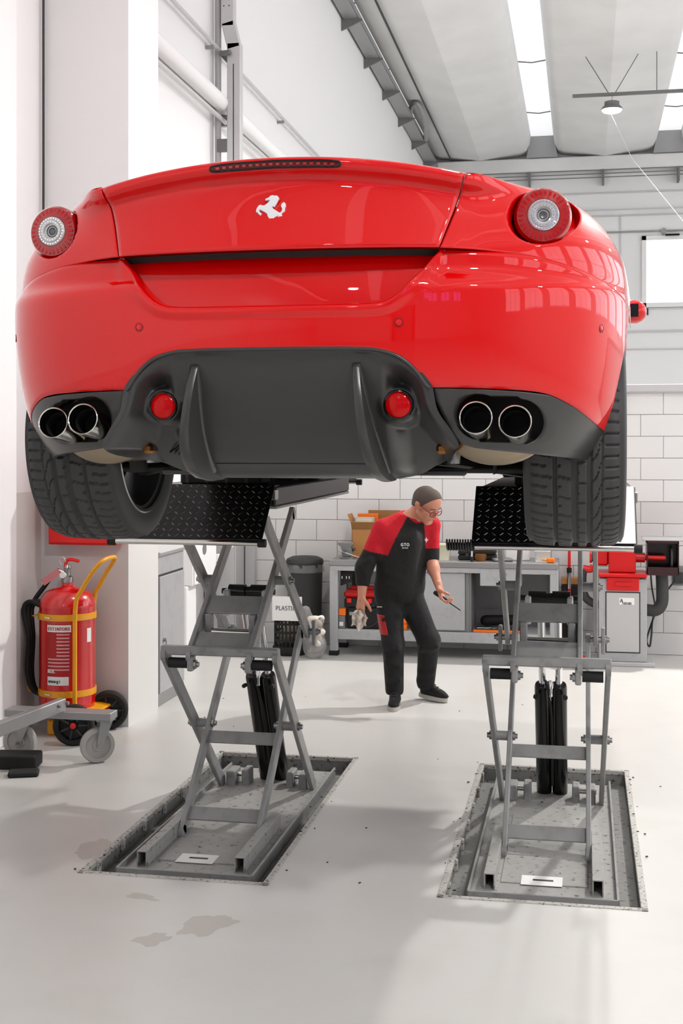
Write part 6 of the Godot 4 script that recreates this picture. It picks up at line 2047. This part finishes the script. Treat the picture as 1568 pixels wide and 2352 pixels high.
# ---------- brake lathe on its cabinet, pole, cables ----------
func build_machine() -> void:
	var m := thing("disc_grinder", "red workshop grinder with extraction guard on a grey cabinet at right", "machine", Vector3(0.325, 0, -11.12))
	obj("floor_plate", bc(S(), Vector3(-0.265, 0, -0.20), Vector3(0.265, 0.035, 0.19), 0.006), M.light_grey_steel, m)
	var cb := obj("cabinet", bc(S(), Vector3(-0.20, 0.035, -0.18), Vector3(0.20, 0.74, 0.16), 0.006), M.bench_grey, m)
	obj("cabinet_door", bc(S(), Vector3(-0.135, 0.12, 0.16), Vector3(0.135, 0.62, 0.168), 0.004), M.light_grey_steel, cb)
	obj("door_gap", bc(S(), Vector3(-0.145, 0.11, 0.158), Vector3(0.145, 0.63, 0.162)), M.dark_grey, cb)
	var pl := obj("maker_plate", bc(S(), Vector3(-0.03, 0.52, 0.168), Vector3(0.095, 0.58, 0.171), 0.001), M.paper, cb, "white maker's plate")
	text("plate_text", "A", 0.03, M.ink, pl, Transform3D(Basis.IDENTITY, Vector3(-0.01, 0.555, 0.1715)), true)
	text("plate_text", "10040", 0.022, M.ink, pl, Transform3D(Basis.IDENTITY, Vector3(0.032, 0.532, 0.1715)), true)
	obj("tray", bc(S(), Vector3(-0.20, 0.755, -0.18), Vector3(0.20, 0.785, 0.20), 0.006), M.machine_red, m)
	obj("drawer", bc(S(), Vector3(-0.135, 0.64, 0.16), Vector3(0.135, 0.752, 0.178), 0.005), M.machine_red, m)
	obj("drawer_grip", bc(S(), Vector3(-0.065, 0.68, 0.178), Vector3(0.085, 0.715, 0.195), 0.005), M.machine_red, m)
	obj("head", bc(S(), Vector3(-0.115, 0.785, -0.12), Vector3(0.11, 0.985, 0.13), 0.012), M.machine_red, m)
	obj("left_head", bc(S(), Vector3(-0.215, 0.84, -0.08), Vector3(-0.115, 0.985, 0.08), 0.015), M.machine_red, m)
	obj("clamp_ring", cyl(S(), Vector3(-0.255, 0.92, 0.0), Vector3(-0.215, 0.92, 0.0), 0.055, 20), M.dark_grey, m)
	obj("left_flange", cyl(S(), Vector3(-0.275, 0.92, 0.0), Vector3(-0.255, 0.92, 0.0), 0.065, 20), M.machine_red, m)
	obj("outlet_elbow", tube(S(), curve([Vector3(-0.24, 0.83, 0.02), Vector3(-0.27, 0.80, 0.02), Vector3(-0.33, 0.81, 0.02)], 4), 0.03, 12), M.machine_red, m)
	obj("left_hose", tube(S(), curve([Vector3(-0.33, 0.80, 0.02), Vector3(-0.335, 0.68, 0.02), Vector3(-0.31, 0.56, 0.02), Vector3(-0.23, 0.50, 0.0), Vector3(-0.19, 0.50, 0.0)], 6), 0.035, 14), M.dark_grey, m)
	obj("shaft", cyl(S(), Vector3(0.11, 0.91, 0.02), Vector3(0.19, 0.91, 0.02), 0.042, 20), M.machine_red, m)
	obj("arbor", cyl(S(), Vector3(0.19, 0.91, 0.02), Vector3(0.36, 0.91, 0.02), 0.024, 16), M.bright_red, m)
	var gd := obj("guard", S_guard(), M.guard_red, m, "dark reddish guard box")
	obj("guard_roof", bx(S(), Vector3(0.335, 1.075, 0.02), Vector3(0.34, 0.008, 0.22), Basis(Vector3.RIGHT, 0.08), 0.002), M.galvanised, gd)
	obj("grinding_disc", cyl(S(), Vector3(0.40, 0.91, 0.02), Vector3(0.415, 0.91, 0.02), 0.105, 28), M.dark_grey, m)
	obj("extraction_pipe", tube(S(), curve([Vector3(0.33, 0.78, 0.0), Vector3(0.335, 0.64, 0.0), Vector3(0.33, 0.52, 0.0), Vector3(0.28, 0.46, 0.0), Vector3(0.19, 0.46, -0.02)], 6), 0.052, 16), M.dark_grey, m)
	obj("switch_knob", cyl(S(), Vector3(0.11, 0.98, 0.05), Vector3(0.13, 0.985, 0.05), 0.02, 12), M.black_rubber, m)
	var cab := obj("power_cable", tube(S(), curve([Vector3(0.78, 0.70, -11.3), Vector3(0.68, 0.55, -11.35), Vector3(0.60, 0.36, -11.4), Vector3(0.585, 0.20, -11.42), Vector3(0.57, 0.10, -11.42), Vector3(0.545, 0.16, -11.42), Vector3(0.585, 0.30, -11.43), Vector3(0.62, 0.42, -11.44), Vector3(0.59, 0.62, -11.45), Vector3(0.58, 0.8, -11.5)], 6), 0.008, 6), M.dark_grey)
	tag(cab, "dark power cable hanging in a loop right of the grinder cabinet", "cable")
	var so := thing("wall_socket", "grey socket box on the block wall at the right edge", "socket", Vector3(0.82, 0.70, -11.595))
	obj("socket_body", bc(S(), Vector3(-0.05, -0.07, 0), Vector3(0.05, 0.10, 0.08), 0.008), M.mid_grey, so)
	obj("socket_flap", bc(S(), Vector3(-0.04, -0.05, 0.08), Vector3(0.04, 0.05, 0.095), 0.006), M.dark_grey, so)
	# long pole and floor tool behind the right lift
	var br := thing("floor_squeegee", "upright red handled floor tool behind the right lift", "squeegee", Vector3(-0.125, 0, -11.30))
	obj("pole", cyl(S(), Vector3(0, 0.05, 0), Vector3(0.0, 1.10, -0.10), 0.013, 12), M.bright_red, br)
	obj("sleeve", cyl(S(), Vector3(0, 0.60, -0.045), Vector3(0, 0.74, -0.06), 0.017, 12), M.steel_bright, br)
	obj("clip", cyl(S(), Vector3(0, 0.74, -0.06), Vector3(0, 0.785, -0.065), 0.022, 12), M.black_rubber, br)
	obj("head", bc(S(), Vector3(-0.09, 0.0, -0.06), Vector3(0.09, 0.06, 0.06), 0.02), M.red_plastic, br)
	var vc := thing("floor_cleaner", "low black and red floor cleaner at the foot of the right lift", "cleaner", Vector3(0.0, 0, -10.78))
	obj("cleaner_body", flesh(S(), [[Vector3(-0.03, 0.06, 0), 0.055, Vector3(0.05, 0.05, 0.02), 0.045]], 0.012, 0.03, [[Vector3(0, 0.002, 0), Vector3.DOWN]]), M.black_rubber, vc)
	obj("cleaner_stripe", tube(S(), [Vector3(-0.06, 0.105, 0.03), Vector3(0.0, 0.108, 0.045), Vector3(0.06, 0.09, 0.05)], 0.005, 6), M.bright_red, vc)
	var cr := thing("plastic_crate", "black plastic crate standing behind the red pole", "crate", Vector3(-0.105, 0, -11.46))
	obj("crate_body", bc(S(), Vector3(-0.09, 0, -0.08), Vector3(0.09, 0.63, 0.08), 0.008), M.black_rubber, cr)
	var cc := obj("narrow_carton", bc(S(), Vector3(-0.195, 0.632, -11.53), Vector3(-0.015, 0.69, -11.40), 0.004), M.cardboard)
	tag(cc, "narrow brown carton lying on the black plastic crate", "carton")

func S_guard() -> SurfaceTool:
	var st := S()
	for q in [[0.20, 0.21, 0.78, 1.06], [0.455, 0.465, 0.78, 1.06]]:
		bc(st, Vector3(q[0], q[2], -0.10), Vector3(q[1], q[3], 0.13), 0.002)
	bc(st, Vector3(0.20, 0.77, -0.10), Vector3(0.465, 0.785, 0.13), 0.002)
	bc(st, Vector3(0.20, 0.78, -0.10), Vector3(0.465, 1.06, -0.09), 0.002)
	bc(st, Vector3(0.20, 0.78, 0.115), Vector3(0.465, 0.84, 0.13), 0.002)
	bc(st, Vector3(0.20, 1.04, -0.10), Vector3(0.465, 1.06, 0.13), 0.002)
	return st

# ---------- pipes, trays and wires of the hall ----------
func build_services() -> void:
	var p1 := thing("wall_pipe", "thick pale pipe running along the recessed left wall", "pipe", Vector3(XL + 0.09, 5.1, -18.5))
	obj("pipe_run", cyl(S(), Vector3(0, 0, 9.9), Vector3(0, 0, -9.9), 0.075, 20), M.white_paint, p1)
	obj("lower_pipe", cyl(S(), Vector3(0, -0.15, 9.9), Vector3(0, -0.15, -9.9), 0.022, 10), M.pale_metal, p1)
	for k in 6:
		obj("pipe_clip", bc(S(), Vector3(-0.09, -0.18, 9.0 - 2.2 * k), Vector3(0.02, -0.07, 9.05 - 2.2 * k)), M.galvanised, p1)
	var p2 := thing("thin_wall_pipe", "thin grey pipe with small brackets above the thick wall pipe", "pipe", Vector3(XL + 0.07, 5.60, -18.5))
	obj("pipe_run", cyl(S(), Vector3(0, 0, 9.9), Vector3(0, 0, -9.9), 0.02, 10), M.pale_metal, p2)
	for z in [7.2, 4.4, 1.6, -1.2, -4.0]:
		obj("pipe_bracket", bc(S(), Vector3(-0.07, -0.05, z), Vector3(0.01, -0.02, z + 0.03)), M.galvanised, p2)
	obj("coupling", cyl(S(), Vector3(0, 0, 6.9), Vector3(0, 0, 6.65), 0.03, 12), M.dark_grey, p2)
	var vd := thing("vertical_trunking", "tall pale metal trunking with a jog rising at the end of the block wall", "trunking", Vector3(-3.30, 1.46, -11.53))
	obj("lower_channel", bc(S(), Vector3(0.0, 0, -0.05), Vector3(0.13, 4.20, 0.05), 0.006), M.pale_metal, vd)
	obj("cover_seam", bc(S(), Vector3(0.06, 0, 0.05), Vector3(0.068, 4.0, 0.053)), M.dark_grey, vd)
	obj("jog", bar(S(), Vector3(0.065, 4.15, 0), Vector3(0.005, 4.40, 0), 0.10, 0.125, Vector3.BACK, 0.006), M.pale_metal, vd)
	obj("upper_channel", bc(S(), Vector3(-0.06, 4.36, -0.05), Vector3(0.065, 6.8, 0.05), 0.006), M.pale_metal, vd)
	obj("side_pipe", cyl(S(), Vector3(-0.10, 0, 0.0), Vector3(-0.10, 6.8, 0.0), 0.03, 12), M.light_grey_steel, vd)
	for k in 9:
		for x in [-0.03, 0.02]:
			obj("punched_hole", cyl(S(), Vector3(x, 4.55 + k * 0.14, 0.049), Vector3(x, 4.55 + k * 0.14, 0.051), 0.007, 8), M.dark_grey, vd)
	obj("valve_fitting", cyl(S(), Vector3(-0.06, 4.10, 0.06), Vector3(0.04, 4.10, 0.08), 0.025, 10), M.mid_grey, vd)
	obj("wall_clip", bc(S(), Vector3(-0.10, 3.18, 0.0), Vector3(0.0, 3.30, 0.04)), M.mid_grey, vd)
	# cable tray under the ceiling edge
	var tr := thing("cable_tray", "galvanised cable tray on brackets under the ceiling edge of the left wall", "cable tray", Vector3(XL + 0.004, 8.02, -22.3))
	obj("tray_floor", bc(S(), Vector3(0.02, 0, -5.75), Vector3(0.26, 0.012, 6.5), 0.002), M.galvanised, tr)
	for x in [0.02, 0.25]:
		obj("tray_side", bc(S(), Vector3(x, 0, -5.75), Vector3(x + 0.012, 0.08, 6.5), 0.002), M.galvanised, tr)
	for k in 7:
		var z := 6.2 - 1.9 * k
		obj("tray_bracket", prism(S(), [Vector2(0, 0), Vector2(0.30, 0), Vector2(0.30, -0.03), Vector2(0, -0.16)], Transform3D(Basis.IDENTITY, Vector3(0, -0.001, z)), 0.03), M.mid_grey, tr)
	obj("cable_jumper", tube(S(), curve([Vector3(0.2, 0.05, -1.5), Vector3(0.28, 0.18, -1.2), Vector3(0.42, 0.18, -1.1), Vector3(0.46, 0.02, -1.8), Vector3(0.30, 0.03, -3.2)], 6), 0.05, 8), M.galvanised, tr)
	var wc := obj("black_wall_cable", cyl(S(), Vector3(XL + 0.54, 8.19, -28.3), Vector3(XL + 0.54, 8.19, -12.0), 0.018, 8), M.dark_grey)
	tag(wc, "straight black cable beside the cable tray under the ceiling", "cable")
	# lighting track with its wires
	var tk := thing("lighting_track", "thin grey lighting track hung by wires below the ceiling at right", "track", Vector3(0.45, 7.55, -21))
	obj("rail", bc(S(), Vector3(-0.63, -0.02, -0.03), Vector3(6.0, 0.03, 0.03), 0.004), M.mid_grey, tk)
	for q in [[-0.05, -0.42], [0.05, 0.42], [0.71, 0.71], [2.6, 2.2], [2.7, 3.1]]:
		obj("wire", cyl(S(), Vector3(q[0], 0.02, 0), Vector3(q[1], 0.64 if absf(q[1] - q[0]) > 0.01 else 0.66, 0), 0.008, 6), M.mid_grey, tk)
	var cw := obj("pull_cord", tube(S(), [Vector3(0.44, 7.2, -20.9), Vector3(0.62, 5.6, -16.9), Vector3(0.92, 3.9, -12.0), Vector3(1.05, 2.42, -11.6)], 0.0035, 6), M.white_paint)
	tag(cw, "thin white cord slanting down from the lamp to the right", "cord")
	# mesh tray on the far wall
	var mt := thing("far_cable_tray", "dark wire cable tray running along the far wall under the beam", "cable tray", Vector3(2.8, 7.68, FAR))
	for y in [0.0, 0.08, 0.16]:
		obj("wire_run", bc(S(), Vector3(-6.2, y, 0.30), Vector3(6.2, y + 0.02, 0.32)), M.mid_grey, mt)
	for k in 8:
		obj("hanger", bc(S(), Vector3(-5.6 + 1.6 * k, -0.12, 0.0), Vector3(-5.56 + 1.6 * k, 0.18, 0.34)), M.mid_grey, mt)
	# brackets on the partition
	var bk := thing("trunking_bracket", "steel bracket hanging under the trunking right of the rear tyre", "bracket", Vector3(0.335, 2.20, -11.57))
	obj("strap", bx(S(), Vector3(0, 0.06, 0.02), Vector3(0.035, 0.19, 0.012), Basis(Vector3.BACK, -0.12), 0.002), M.mid_grey, bk)
	obj("shoe", bc(S(), Vector3(-0.03, -0.05, 0.0), Vector3(0.01, 0.02, 0.05), 0.003), M.steel_mid, bk)
	var pb := thing("wall_bracket", "small galvanised bracket on the block wall right of the tyre", "bracket", Vector3(0.305, 1.38, -11.595))
	obj("plate", bc(S(), Vector3(-0.02, -0.03, 0), Vector3(0.05, 0.07, 0.012), 0.002), M.galvanised, pb)
	obj("arm", bc(S(), Vector3(-0.09, -0.02, 0.012), Vector3(0.03, 0.03, 0.04), 0.003), M.galvanised, pb)
